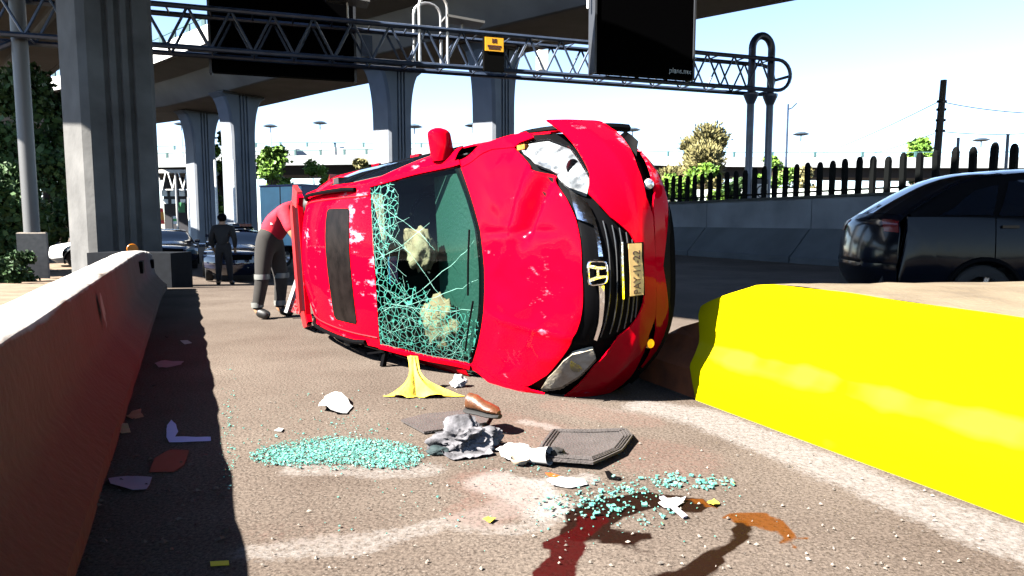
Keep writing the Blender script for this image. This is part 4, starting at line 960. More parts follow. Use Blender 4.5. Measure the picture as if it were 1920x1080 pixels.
    for y in np.linspace(-.88,.88,15):
        k = -4.27+.28*abs(y/.88)**3
        rings.append([(k+o, y, z) for o, z in ((.10,.22),(.0,.32),(-.03,.5),(-.01,.68),(.06,.74),(.2,.74),(.2,.25))])
    mb.loft(rings); mb.build('rear_bumper', REDP, root, True)
    for sg in (1,-1):
        mb = MB(); mb.loft([[(-4.12+.05*a-.03*t, sg*(.84-.12*t*b), .80+.34*t) for a, b in ((-1,1),(1,.2),(1,-.2),(-1,.4))] for t in (0,.4,.8,1)]); mb.build('tail_lamp', TAIL, root, True)
        MB().tube([(-4.15,sg*.80,.72),(-4.05,sg*.74,1.1),(-3.86,sg*.62,1.44)], .04, 8).build('rear_pillar', REDP, root, True)
    tg = empty('tailgate', (-3.87,0,1.52)); tg.parent = root; tg.rotation_euler = (0, R(-5), 0)
    def gate(pl, nm, m, z, th_):
        mb = MB(); mb.loft([[(x, y, z+k-.10*abs(y)**2.2-.08*x*x) for x, y in pl] for k in (0, th_)]); return mb.build(nm, m, tg)
    gate([(0,-.62),(-.02,-.55),(-.02,.55),(0,.62),(-.12,.66),(-.12,-.66)], 'spoiler', REDP, .0, .05)
    for sg in (1,-1): gate([(-.11,sg*.52),(-.11,sg*.68),(-.45,sg*.74),(-.66,sg*.78),(-.62,sg*.62),(-.42,sg*.56)], 'gate_side', RED_SHADE, .0, .05)
    gate([(-.12,-.51),(-.12,.51),(-.42,.55),(-.42,-.55)], 'gate_window', CARGLASS, .01, .02)
    gate([(-.425,-.555),(-.425,.555),(-.60,.60),(-.86,.50),(-.86,-.50),(-.60,-.60)], 'gate_panel', RED_SHADE, .0, .06)
    return sh, root
def emblem(sh, root):
    c = sh.S(5.4, 0, .045); e = empty('emblem', c); e.parent = root; e.rotation_euler = (0, 0, 0)
    nrm = (sh.S(5.4,0,.03)-sh.S(5.4,0,0)).normalized(); nrm = (nrm+Vector((.35,0,0))).normalized(); up = nrm.cross(Vector((0,1,0))); up = up if up.z > 0 else -up
    M = Matrix((Vector((0,1,0)), up, nrm)).transposed().to_4x4(); M.translation = c; e.matrix_local = M
    MB().box((0,0,-.03), (.11,.095,.02)).build('emblem_backing', BLACK, e)
    ring = []
    for k in range(32):
        t = 2*PI*k/32; ct, st = math.cos(t), math.sin(t); q = (abs(ct)**5+abs(st)**5)**(-1/5); x = ct*q; y = st*q
        ring.append((.066*x*(1+.06*y), .056*y, 0))
    MB().tube(ring+ring[:2], .007, 8, False).build('emblem_ring', CHROME, e, True)
    for sg in (1,-1): MB().loft([[(sg*x, y, z) for x, y in ((.030,-.05),(.020,-.05),(.017,-.006),(.020,.006),(.030,.05),(.050,.05),(.036,0))] for z in (-.006,.006)]).build('emblem_upright', CHROME, e)
    MB().box((0,0,0), (.036,.014,.011)).build('emblem_crossbar', CHROME, e)
def windscreen_mat():
    m = bpy.data.materials.new('shattered_glass'); m.use_nodes = True; n = m.node_tree.nodes; l = m.node_tree.links; b = n['Principled BSDF']; out = n['Material Output']
    tr = n.new('ShaderNodeBsdfTransparent'); tr.inputs[0].default_value = (.50,.72,.65,1)
    gl = n.new('ShaderNodeBsdfGlossy'); gl.inputs['Roughness'].default_value = .03
    mx = n.new('ShaderNodeMixShader'); l.new(facing(n, l, .012, .25), mx.inputs[0]); l.new(tr.outputs[0], mx.inputs[1]); l.new(gl.outputs[0], mx.inputs[2])
    b.inputs['Base Color'].default_value = (.045,.22,.17,1); b.inputs['Roughness'].default_value = .4; b.inputs['Specular IOR Level'].default_value = .2
    tc = n.new('ShaderNodeTexCoord'); nz = n.new('ShaderNodeTexNoise'); nz.inputs['Scale'].default_value = 9; nz.inputs['Detail'].default_value = 4; l.new(tc.outputs['Object'], nz.inputs[0])
    add = n.new('ShaderNodeMixRGB'); add.blend_type = 'ADD'; add.inputs[0].default_value = .035; l.new(tc.outputs['Object'], add.inputs[1]); l.new(nz.outputs['Color'], add.inputs[2])
    at = n.new('ShaderNodeAttribute'); at.attribute_name = 'fracture'
    def edge(sc, th):
        v = n.new('ShaderNodeTexVoronoi'); v.feature = 'DISTANCE_TO_EDGE'; v.inputs['Scale'].default_value = sc; l.new(add.outputs[0], v.inputs['Vector'])
        q = n.new('ShaderNodeMath'); q.operation = 'LESS_THAN'; l.new(v.outputs['Distance'], q.inputs[0]); q.inputs[1].default_value = th; return q.outputs[0]
    def mth(op, x, y):
        q = n.new('ShaderNodeMath'); q.operation = op; q.use_clamp = True
        for s, v in ((0, x), (1, y)):
            if isinstance(v, (int, float)): q.inputs[s].default_value = v
            else: l.new(v, q.inputs[s])
        return q.outputs[0]
    nb = n.new('ShaderNodeTexNoise'); nb.inputs['Scale'].default_value = 22; nb.inputs['Detail'].default_value = 6; l.new(tc.outputs['Object'], nb.inputs[0])
    a = mth('MULTIPLY', edge(20, .035), mth('GREATER_THAN', mth('ADD', at.outputs['Fac'], mth('MULTIPLY', nb.outputs['Fac'], .4)), .55))
    c = mth('MULTIPLY', edge(44, .05), mth('GREATER_THAN', mth('ADD', at.outputs['Fac'], mth('MULTIPLY', nb.outputs['Fac'], .9)), 1.22))
    haze = mth('MULTIPLY', mth('SUBTRACT', mth('ADD', at.outputs['Fac'], nb.outputs['Fac']), 1.28), 2.2)
    f = mth('MAXIMUM', mth('MAXIMUM', a, c), haze)
    f = mth('MULTIPLY', f, .85)
    m2 = n.new('ShaderNodeMixShader'); l.new(f, m2.inputs[0]); l.new(mx.outputs[0], m2.inputs[1]); l.new(b.outputs[0], m2.inputs[2]); l.new(m2.outputs[0], out.inputs[0])
    return m
red_sh, red_root = red_car()

# ------------------------------------------------------------------ other vehicles
def other_car(name, label, cat, rows, belt, paint, idx, xs, wheels, loc, rz, W=.9, rw=.33, win=None, group=None, lights=True, extra=None):
    """idx: s of bonnet start, cowl, screen top, roof end, rear glass end, tail end"""
    root = empty(name, loc, rz, label, cat, group); sh = Shell(rows, belt, W=W, pf=3.0, s_side=1, xr=xs[4])
    b0, cw, st, re, rg, tl = idx
    g = .02
    sh.patch([(0.05,-1),(b0-g,-1),(b0-g,1),(.05,1)], 'front_bumper', paint, root, 0, .012, .25, .1)
    sh.patch([(b0,-1),(cw-g,-1),(cw-g,1),(b0,1)], 'bonnet', paint, root, 0, .012, .25, .1)
    sh.patch([(cw,-.93),(st,-.93),(st,.93),(cw,.93)], 'windscreen', CARGLASS, root, 0, .006, .2, .1)
    sh.patch([(cw-.02,-1.0),(st+.02,-1.0),(st+.02,-.94),(cw-.02,-.94)], 'screen_pillar', paint, root, .004, .02, .2, .05)
    sh.patch([(cw-.02,1.0),(st+.02,1.0),(st+.02,.94),(cw-.02,.94)], 'screen_pillar', paint, root, .004, .02, .2, .05)
    sh.patch([(st+g,-1),(re-g,-1),(re-g,1),(st+g,1)], 'roof', paint, root, 0, .012, .25, .1)
    sh.patch([(re,-.9),(rg,-.9),(rg,.9),(re,.9)], 'rear_window', CARGLASS, root, 0, .006, .2, .1)
    for sg in (1,-1): sh.patch([(re-.02,sg*.91),(rg+.02,sg*.91),(rg+.02,sg*1.0),(re-.02,sg*1.0)], 'rear_pillar', paint, root, .004, .02, .2, .05)
    sh.patch([(rg+g,-1),(tl-.05,-1),(tl-.05,1),(rg+g,1)], 'tail_panel', paint, root, 0, .012, .25, .1)
    side_set(sh, root, paint, CARGLASS, xs, wheels, rA=rw+.05, win=win)
    for sg in (1,-1): sh.spatch([(xs[4]+.12,1.0),(xs[1]+.02,1.0),(xs[1]+.02,2.0),(xs[4]+.12,2.0)], 'window_surround', BLACK, root, sg, -.012, .006)
    underbody(root, W, xs[0]+.15, xs[4]-.1)
    for x in wheels:
        for y in (W-.13, -W+.13): build_wheel(root, x, y, rw)
    if lights:
        for sg in (1,-1):
            sh.patch([(b0-.75,sg*.55),(b0-.15,sg*.55),(b0-.05,sg*.9),(b0-.65,sg*.9)], 'headlamp', mat('car_lamp', (.5,.5,.5), .15, .4), root, .008, .01, .2, .1)
            sh.patch([(rg+.25,sg*.62),(rg+.95,sg*.72),(rg+.95,sg*.99),(rg+.25,sg*.99)], 'tail_lamp', TAIL, root, .008, .01, .2, .1)
        sh.patch([(b0-1.1,-.4),(b0-.45,-.42),(b0-.45,.42),(b0-1.1,.4)], 'grille', BLACK, root, .006, .01, .2, .1)
    for sg in (1,-1):
        c = sh.side(xs[1]-.28, 1.05, sg, .1); MB().loft([[(c.x+.07*x, c.y+sg*.09*t, c.z+.03+.07*z) for x, z in ((-1,-.8),(1,-.5),(1,.6),(-.6,1))] for t in (-1,.2,1)]).build('door_mirror', paint, root, True)
    return root, sh
SUV_ROWS = [((-.25,.2),(-.65,.72,.22)), ((-.02,.42),(-.5,.88,.45)), ((0,.68),(-.55,.9,.7)), ((-.1,.93),(-.75,.89,.93)), ((-.6,1.06),(-1.0,.87,1.02)), ((-1.12,1.14),(-1.38,.80,1.12)),
 ((-1.95,1.62),(-2.05,.67,1.57)), ((-2.6,1.74),(-2.62,.66,1.68)), ((-3.2,1.73),(-3.2,.655,1.67)), ((-3.75,1.64),(-3.72,.64,1.575)), ((-4.42,1.24),(-4.35,.76,1.2)), ((-4.56,1.02),(-4.44,.86,1.0)), ((-4.6,.6),(-4.46,.88,.62)), ((-4.5,.28),(-4.40,.8,.3))]
BLK = mat('black_car_paint', (.003,.004,.007), .12, coat=.05, spec=.12)
DBL = mat('dark_blue_paint', (.010,.016,.04), .12, coat=.9)
win = [[(-2.5,1.05),(-1.62,1.05),(-2.1,1.82),(-2.5,1.88)], [(-3.42,1.05),(-2.57,1.05),(-2.57,1.88),(-3.25,1.84)], [(-4.05,1.06),(-3.48,1.05),(-3.36,1.80),(-3.62,1.72)]]
SXS = (-.68,-1.42,-2.54,-3.45,-4.42)
suv, _ = other_car('black_hatchback', 'glossy black hatchback passing in the shaded lane beyond the yellow divider', 'car', SUV_ROWS, lambda x: 1.13+.06*sm(-1.4,-4.2,x), BLK, (3,5,6,8.2,10,13), SXS, (-.92,-3.55), (8.80,8.1,0), R(-6), win=win)
other_car('dark_blue_car', 'dark blue car half hidden behind the black hatchback', 'car', SUV_ROWS, lambda x: 1.13+.06*sm(-1.4,-4.2,x), DBL, (3,5,6,8.2,10,13), SXS, (-.92,-3.55), (12.6,11.4,0), R(-6), win=win)
SED_ROWS = [((-.25,.2),(-.7,.74,.22)), ((-.02,.42),(-.5,.9,.45)), ((0,.62),(-.5,.92,.66)), ((-.1,.84),(-.65,.92,.84)), ((-.7,.97),(-1.0,.89,.92)), ((-1.45,1.05),(-1.65,.82,1.0)),
 ((-2.2,1.42),(-2.28,.66,1.37)), ((-2.8,1.50),(-2.8,.64,1.44)), ((-3.3,1.48),(-3.3,.63,1.42)), ((-3.6,1.43),(-3.55,.64,1.38)), ((-4.2,1.13),(-4.05,.78,1.08)), ((-4.85,1.06),(-4.7,.85,1.0)), ((-4.95,.65),(-4.78,.9,.65)), ((-4.85,.28),(-4.7,.8,.3))]
swin = [[(-2.85,1.05),(-1.95,1.05),(-2.35,1.80),(-2.85,1.86)], [(-3.75,1.05),(-2.92,1.05),(-2.92,1.86),(-3.4,1.82)]]
def sedan(name, label, paint, px, py, Y, rz, group=None):
    p = A(px, py, Y); x = p.x
    c, s_ = math.cos(rz), math.sin(rz)
    return other_car(name, label, 'car', SED_ROWS, lambda x_: .98+.05*sm(-1.5,-4.5,x_), paint, (3.2,5,6,8.8,10,13), (-.65,-1.6,-2.88,-3.8,-4.74), (-.95,-3.95), (x, Y, gz(x, Y)), rz, W=.93, rw=.35, win=swin, group=group)
pol, psh = sedan('police_car', 'dark patrol car with white door panels and red beacon behind the person in red', DBL, 447, 500, 19.9, R(-68))
psh.spatch([(-2.6,.2),(-1.7,.2),(-1.7,.75),(-2.6,.75)], 'white_panel', WHITE, pol, -1, .014, .004); psh.spatch([(-3.7,.35),(-3.0,.2),(-3.0,.75),(-3.7,.75)], 'white_panel', WHITE, pol, -1, .014, .004)
lb = empty('beacon_bar', (-2.7,0,1.5)); lb.parent = pol
MB().box((0,0,.06), (.28,1.0,.06)).build('beacon_base', BLACK, lb); MB().box((0,.28,.13), (.22,.36,.09)).build('red_beacon', TAIL, lb); MB().box((0,-.28,.13), (.22,.36,.09)).build('clear_beacon', mat('beacon_clear', (.6,.62,.65), .1), lb)
sedan('dark_sedan', 'dark blue sedan just behind the patrol car, near the broad column', DBL, 322, 480, 25.5, R(-62), 'dark cars queued under the viaduct')
sedan('dark_sedan', 'dark sedan farther back beneath the market canopy', BLK, 292, 470, 31, R(-60), 'dark cars queued under the viaduct')
other_car('dark_wagon', 'dark tall wagon behind the patrol car next to the blue truck', 'car', SUV_ROWS, lambda x: 1.13+.06*sm(-1.4,-4.2,x), DBL, (3,5,6,8.2,10,13), SXS, (-.92,-3.55), (A(425,480,29).x,29,gz(-10,29)), R(-75), win=win, group='dark cars queued under the viaduct')
sedan('white_sedan', 'white and blue sedan glimpsed between the pedestal and the broad column', WHITE, 92, 480, 27, R(-150))
def box_truck():
    p = A(530,480,26.5); root = empty('box_truck', (p.x,26.5,gz(p.x,26.5)), R(-28), 'pale blue box truck parked behind the bending person', 'truck')
    bm_ = mat('truck_pale_blue', (.26,.52,.64), .5, var=.12, scale=1.2); b2 = mat('truck_dark_blue', (.012,.03,.12), .5, var=.2)
    # local: -y face is the pale rear, x+ is the long side
    MB().box((0,2.4,2.0), (2.2,4.8,2.25)).build('cargo_box', b2, root)
    MB().box((0,-.012,2.0), (2.14,.03,2.2)).build('rear_door', bm_, root); MB().box((0,-.034,2.0), (.04,.02,2.2)).build('door_seam', GREY, root)
    MB().box((-1.115,2.4,2.0), (.02,4.76,2.2)).build('side_sheet', bm_, root)
    MB().box((0,2.4,3.16), (2.26,4.86,.06)).build('roof_rim', b2, root)
    MB().box((0,2.6,.75), (.9,5.4,.2)).build('chassis', BLACK, root)
    MB().loft([[(x,y,z) for x in (-1,) for y, z in ((4.95,.6),(4.95,2.3),(6.0,2.3),(6.5,1.5),(6.6,.6))], [(x,y,z) for x in (1,) for y, z in ((4.95,.6),(4.95,2.3),(6.0,2.3),(6.5,1.5),(6.6,.6))]]).build('cab', bm_, root)
    MB().loft([[(x,y,z) for y, z in ((6.03,2.2),(6.47,1.52),(6.49,1.55),(6.05,2.22))] for x in (-.9,.9)]).build('windscreen', CARGLASS, root)
    for y in (.9, 5.7):
        for x in (-.9,.9):
            e = build_wheel(root, 0, 0, .42); e.location = (x, y, .42); e.rotation_euler = (0,0,PI/2)
    for x in (-.9,.9): MB().box((x,-.05,.8), (.25,.05,.14)).build('tail_lamp', TAIL, root)
box_truck()

# ------------------------------------------------------------------ market canopy and banners far behind
def market():
    Y = 62; a = A(255,412,Y); b = A(372,412,Y); root = empty('market_canopy', (a.x, Y, -.75), 0, 'low market canopy with white struts left of the grooved columns', 'canopy'); wd = b.x-a.x; z1 = A(0,318,Y).z+.75
    MB().box((wd/2,3,z1-.15), (wd+1,6,.3)).build('roof', CONC_L, root); MB().box((wd/2,6.2,z1/2), (wd+1,.2,z1-.4)).build('back_wall', mat('market_dark', (.012,.012,.016), .8), root)
    for k in range(6):
        x = wd*(k+.3)/6; MB().tube([(x,0,z1-.3),(x+.35,0,z1-1.7)], .07, 6).build('strut', WHITE, root); MB().tube([(x+.7,0,z1-.3),(x+.35,0,z1-1.7)], .07, 6).build('strut', WHITE, root)
    for k in range(7): MB().box((wd*(k+.4)/7,1.5,z1-2.0), (.5,.08,.55)).build('pale_panel', WHITE, root)
    for k in range(6): MB().box((wd*(k+.4)/7,1.6,z1-2.75), (.45,.08,.4)).build('pale_panel', WHITE, root)
    MB().box((wd/2,.1,z1-1.75), (wd,.1,.09)).build('beam', WHITE, root)
    MB().box((wd*.80,1.2,z1-3.3), (.55,.1,1.1)).build('red_sign', mat('sign_red', (.55,.01,.02), .6), root); MB().box((wd*.62,1.2,z1-3.3), (.8,.1,.9)).build('green_sign', mat('sign_green', (.02,.16,.05), .6), root)
    for k in range(4): MB().tube([(wd*k/3,0,0),(wd*k/3,0,z1-.3)], .1, 8).build('pillar', mat('market_post', (.3,.3,.3), .6), root)
market()
def banner(px, y0, y1, Y, wd, cols, label):
    p = A(px, y1, Y); h = A(px, y0, Y).z; root = empty('feather_banner', (p.x, Y, -.7), 0, label, 'banner', 'banners in front of the market canopy'); z0 = p.z+.7; z1 = h+.7
    MB().tube([(-wd/2,0,0),(-wd/2,0,z1)], .04, 6).build('pole', GREY, root); n = len(cols)
    for i, c in enumerate(cols):
        za, zb = z0+(z1-z0)*i/n, z0+(z1-z0)*(i+1)/n
        MB().loft([[(-wd/2+.05,-.01,z),(wd/2*(1-.3*((z-z0)/(z1-z0))**4),-.01,z),(wd/2*(1-.3*((z-z0)/(z1-z0))**4),.01,z),(-wd/2+.05,.01,z)] for z in (za, zb)]).build('cloth_band', mat('banner_%d_%d_%d' % tuple(int(q*99) for q in c), c, .7), root)
OR, WH, RD, GN, YL = (.6,.22,.02), (.7,.7,.66), (.6,.03,.02), (.05,.3,.08), (.6,.5,.1)
banner(281, 388, 425, 48, .55, (OR,WH,GN,YL,WH,OR), 'feather banner striped orange, white and green')
banner(303, 390, 420, 48, .4, (RD,OR,OR,RD), 'plain red and orange feather banner')
banner(328, 405, 420, 48, .3, (WH,GN,WH), 'short green and white feather banner')
for px, Y, lb in ((353,58,'thin pale pole beside the market canopy sign'), (403,47,'thin pale pole right of the first grooved column'), (437,45,'jointed pale pole left of the column behind the blue truck')):
    p = A(px, 300 if px > 400 else 370, Y); tag(MB().tube([(p.x,Y,-.7),(p.x,Y,p.z)], .09, 8).build('sign_pole', WHITE), lb, 'pole', 'pale poles among the columns')

# ------------------------------------------------------------------ people
def skin(name, joints, edges, m, parent, root_i=0, sub=2):
    me = bpy.data.meshes.new(name); me.from_pydata([j[0] for j in joints], edges, []); o = bpy.data.objects.new(name, me); COL.objects.link(o)
    o.modifiers.new('skin', 'SKIN'); sv = me.skin_vertices[0].data
    for i, j in enumerate(joints): sv[i].radius = j[1] if isinstance(j[1], tuple) else (j[1], j[1])
    sv[root_i].use_root = True
    sb = o.modifiers.new('sub', 'SUBSURF'); sb.levels = sub; sb.render_levels = sub
    dg = bpy.context.evaluated_depsgraph_get(); m2 = bpy.data.meshes.new_from_object(o.evaluated_get(dg)); bpy.data.objects.remove(o)
    m2.name = name; smooth_mesh(m2, 180); return obj(name, m2, m, parent)
SKINM = mat('skin', (.30,.16,.09), .5); CLOTH_R = mat('red_shirt', (.50,.004,.02), .8, bump=.3, bscale=18); TROU = mat('khaki_trousers', (.014,.012,.010), .9, var=.3, scale=6); BOOT = mat('black_boot', (.006,.006,.006), .5)
SILV = mat('reflective_band', (.14,.14,.13), .4)
def person(loc, rz, label, J, clothes, hair):
    """J: joint -> (point, radius); local +x is the way the person faces"""
    root = empty('person', loc, rz, label, 'person')
    chains = [('pelvis','waist','chest','neck','head','crown')]
    for s in 'lr': chains += [('pelvis','hip_'+s,'knee_'+s,'ankle_'+s,'toe_'+s), ('chest','shoulder_'+s,'elbow_'+s,'wrist_'+s,'palm_'+s)]
    names = list(J); E_ = [(names.index(c[i]), names.index(c[i+1])) for c in chains for i in range(len(c)-1)]
    js = [J[n] for n in names]; fj = []
    for s in 'lr':                                         # five fingers on each palm
        w_ = Vector(J['wrist_'+s][0]); p = Vector(J['palm_'+s][0]); d = (p-w_).normalized(); q = d.cross(Vector((1,.2,.1))).normalized()
        for k in range(5):
            b = p+q*(k-2)*.018; ln = (.05,.075,.08,.075,.06)[k]; a = b+d*ln*.5; e = b+d*ln+Vector((.01,0,-.015))
            if k == 0: a = p-d*.03+q*-.05; e = a+d*.04
            i0 = len(js); js += [(tuple(a), .009), (tuple(e), .007)]; E_ += [(names.index('palm_'+s), i0), (i0, i0+1)]
    skin('body', js, E_, SKINM, root)
    for nm, m, nodes_, grow, ends in clothes:
        js2 = []; idx = {}
        for n_ in nodes_['n']:
            r_ = J[n_][1]; r_ = tuple(x*grow+.006 for x in r_) if isinstance(r_, tuple) else r_*grow+.006
            idx[n_] = len(js2); js2.append((J[n_][0], r_))
        skin(nm, js2, [(idx[a], idx[b]) for a, b in nodes_['e']], m, root)
    h = Vector(J['head'][0]); c = Vector(J['crown'][0]); d = (c-h).normalized(); bm = bmesh.new(); bmesh.ops.create_icosphere(bm, subdivisions=3, radius=.112)
    for v in bm.verts: v.co = v.co*(1+.06*noise.noise(v.co*30))
    bmesh.ops.translate(bm, verts=bm.verts, vec=h.lerp(c,.75)-Vector((.025,0,0))); me = bpy.data.meshes.new('hair'); bm.to_mesh(me); bm.free(); smooth_mesh(me); obj('hair', me, hair, root)
    return root
LEGS = lambda s: [('pelvis','hip_'+s),('hip_'+s,'knee_'+s),('knee_'+s,'ankle_'+s)]
SHIRT = dict(n=['pelvis','waist','chest','neck','shoulder_l','shoulder_r','elbow_l','elbow_r'], e=[('pelvis','waist'),('waist','chest'),('chest','neck'),('chest','shoulder_l'),('chest','shoulder_r'),('shoulder_l','elbow_l'),('shoulder_r','elbow_r')])
LONG = dict(n=SHIRT['n']+['wrist_l','wrist_r'], e=SHIRT['e']+[('elbow_l','wrist_l'),('elbow_r','wrist_r')])
PANTS = dict(n=['pelvis','waist','hip_l','hip_r','knee_l','knee_r','ankle_l','ankle_r'], e=[('pelvis','waist')]+LEGS('l')+LEGS('r'))
def shoe(s): return dict(n=['ankle_'+s,'toe_'+s], e=[('ankle_'+s,'toe_'+s)])
J = {'pelvis':((0,0,.92),(.15,.13)), 'waist':((.09,0,1.08),(.14,.125)), 'chest':((.27,0,1.27),(.17,.13)), 'neck':((.40,0,1.33),.06), 'head':((.48,0,1.33),.08), 'crown':((.59,0,1.31),.085)}
for s, g in (('l',1),('r',-1)):
    J.update({'hip_'+s:((0,.10*g,.86),.10), 'knee_'+s:((.03+.06*g,.12*g,.48),.068), 'ankle_'+s:((-.03+.08*g,.12*g,.09),.05), 'toe_'+s:((.14+.08*g,.14*g,.04),.042),
              'shoulder_'+s:((.30,.19*g,1.26),.078), 'elbow_'+s:((.42,.24*g,1.0),.052), 'wrist_'+s:((.55,.16*g,.80),.034), 'palm_'+s:((.60,.14*g,.72),.032)})
P0 = G(508,596)
pr = person((P0.x, P0.y, 0), R(-8), 'person in red shirt and cargo trousers bending at the open tailgate', J,
       [('shirt', CLOTH_R, SHIRT, 1.16, 0), ('trousers', TROU, PANTS, 1.18, 0), ('boot', BOOT, shoe('l'), 1.2, 0), ('boot', BOOT, shoe('r'), 1.2, 0)], mat('black_hair', (.008,.006,.005), .6))
for s, g in (('l',1),('r',-1)):
    for z, x in ((.50,.03+.06*g),(.17,-.02+.08*g)):
        MB().lathe([(.088 if z > .4 else .07,-.03),(.09 if z > .4 else .072,0),(.088 if z > .4 else .07,.03)], 14, c=(x,.12*g,z)).build('reflective_band', SILV, pr, True)
mb = MB()
for k in range(8): mb.box((.14+.022*k, -.182-.002*k, 1.12+.02*k+.012*(k%2)), (.020,.012,.035+.012*(k%3)), .05)
tag(mb.build('shirt_lettering', WHITE, pr), kind='stuff')
J2 = {'pelvis':((0,0,.98),(.16,.12)), 'waist':((0,0,1.15),(.16,.115)), 'chest':((.0,0,1.38),(.19,.125)), 'neck':((.01,0,1.55),.06), 'head':((.02,0,1.63),.085), 'crown':((.02,0,1.75),.085)}
for s, g in (('l',1),('r',-1)):
    J2.update({'hip_'+s:((0,.10*g,.92),.10), 'knee_'+s:((.02,.13*g,.5),.068), 'ankle_'+s:((0,.15*g,.09),.05), 'toe_'+s:((.16,.18*g,.04),.042),
               'shoulder_'+s:((0,.20*g,1.44),.075), 'elbow_'+s:((-.02,.29*g,1.17),.05), 'wrist_'+s:((.10,.26*g,.96),.036), 'palm_'+s:((.14,.25*g,.88),.032)})
BCL = mat('black_uniform', (.005,.005,.006), .85)
x = A(420,500,17.6).x
person((x,17.6,gz(x,17.6)), R(100), 'person in black uniform standing in front of the patrol car', J2,
       [('jacket', BCL, LONG, 1.25, 0), ('trousers', BCL, PANTS, 1.2, 0), ('boot', BOOT, shoe('l'), 1.2, 0), ('boot', BOOT, shoe('r'), 1.2, 0)], BLACK)
# red patterned board leaning at the tailgate
bd = empty('patterned_board', (G(535,597).x+.06, G(535,597).y-.05, 0), R(12), 'red lattice-patterned board with white edge leaning at the bending person', 'board')
mm = mat('red_lattice', (.42,.006,.012), .6); n, l, b = nodes(mm); tc = n.new('ShaderNodeTexCoord'); vo = n.new('ShaderNodeTexVoronoi'); vo.feature = 'DISTANCE_TO_EDGE'; vo.inputs['Scale'].default_value = 26; l.new(tc.outputs['Object'], vo.inputs['Vector'])
rp = n.new('ShaderNodeValToRGB'); rp.color_ramp.elements[0].position = .04; rp.color_ramp.elements[0].color = (.42,.25,.25,1); rp.color_ramp.elements[1].position = .09; rp.color_ramp.elements[1].color = (.40,.004,.01,1); l.new(vo.outputs['Distance'], rp.inputs[0]); l.new(rp.outputs[0], b.inputs['Base Color'])
MB().loft([[(x, y, z) for x, z in ((-.02,.10),(.22,.02),(.24,.62),(.19,.70))] for y in (-.012,.012)]).build('panel', mm, bd)
MB().bar((-.035,0,.08),(.185,0,.72),.045,.035).build('white_edge', WHITE, bd)

# ------------------------------------------------------------------ debris on the road
def scrap(name, label, cat, poly, m, h=.03, seed=0, grid=.02, freq=14, thick=.002, group=None, lift=None, smooth=True, base=.006):
    pts = [G(*p) for p in poly]; c = sum((Vector((p.x, p.y, 0)) for p in pts), Vector())/len(pts)
    bm = bmesh.new(); bm.faces.new([bm.verts.new((p.x-c.x, p.y-c.y, 0)) for p in pts]); bmesh.ops.triangulate(bm, faces=bm.faces[:])
    for k in (0, 1):
        lo = min((p-c)[k] for p in pts); hi = max((p-c)[k] for p in pts); q = lo+grid
        while q < hi:
            co = (q,0,0) if k == 0 else (0,q,0); no = (1,0,0) if k == 0 else (0,1,0)
            bmesh.ops.bisect_plane(bm, geom=bm.verts[:]+bm.edges[:]+bm.faces[:], plane_co=co, plane_no=no); q += grid
    bmesh.ops.triangulate(bm, faces=bm.faces[:])
    r = bmesh.ops.extrude_face_region(bm, geom=bm.faces[:]); top = {g for g in r['geom'] if isinstance(g, bmesh.types.BMVert)}
    for v in bm.verts:
        p = v.co.copy(); z = h*(.5*abs(noise.noise(Vector((p.x*freq, p.y*freq, seed))))+.8*max(0, noise.noise(Vector((p.x*freq*.5, p.y*freq*.5, seed+7)))))
        if lift: z += lift(p.x, p.y)
        v.co.z = base+z+(thick if v in top else 0)
        if h > .01: v.co.x += .2*h*noise.noise(Vector((p.x*freq, p.y*freq, seed+3)))
    bmesh.ops.recalc_face_normals(bm, faces=bm.faces); me = bpy.data.meshes.new(name); bm.to_mesh(me); bm.free()
    if smooth: smooth_mesh(me, 50)
    o = obj(name, me, m); o.location = (c.x, c.y, 0); return tag(o, label, cat, group)
PAPER = mat('paper', (.36,.355,.35), .8); LILAC = mat('lilac_plastic', (.46,.42,.78), .5); TAN = mat('tan_paper', (.42,.30,.17), .8); MATG = mat('floor_mat', (.045,.038,.036), .85, var=.2, scale=12, bump=.5, bscale=90)
scrap('crumpled_paper', 'white folded paper sheet lying alone left of the yellow cloth', 'paper', [(596,772),(612,744),(628,742),(662,764),(650,778),(622,779)], PAPER, .05, 1, .03, 8, lift=lambda x, y: .04*max(0, 1-abs(x)/.1))
# floor mats with raised rims and ridges
def floor_mat(label, poly, rim, rib, seed):
    o = scrap('floor_mat', label, 'floor mat', poly, MATG, .004, seed, .05, 4, .012, 'rubber floor mats thrown from the car', rim)
    P = [G(*p, z=.0) for p in poly]; c = o.location
    for k, s in enumerate((.93,.86,.79)):
        pts = [Vector((c.x+(p.x-c.x)*s, c.y+(p.y-c.y)*s, 0)) for p in P]; pts.append(pts[0])
        fine = [a.lerp(b, t/4) for a, b in zip(pts[:-1], pts[1:]) for t in range(4)]+[pts[-1]]
        q = [Vector((p.x-c.x, p.y-c.y, .023+rim(p.x-c.x, p.y-c.y)*(1 if rim else 0))) for p in fine]
        if rib: MB().tube(q, .004, 5).build('ridge', MATG, o)
floor_mat('flat dark floor mat partly under the pile of clothes', [(752,794),(800,781),(880,773),(926,775),(912,798),(850,808),(795,816)], lambda x, y: .02*max(0, -x-.1), False, 3)
floor_mat('ridged floor mat with curled black rim right of the white cups', [(1035,815),(1176,817),(1186,830),(1165,858),(1112,884),(1000,874),(1012,846)], lambda x, y: .05*max(0, x-.05)+.12*max(0, -y-.05)*.5+.012, True, 5)
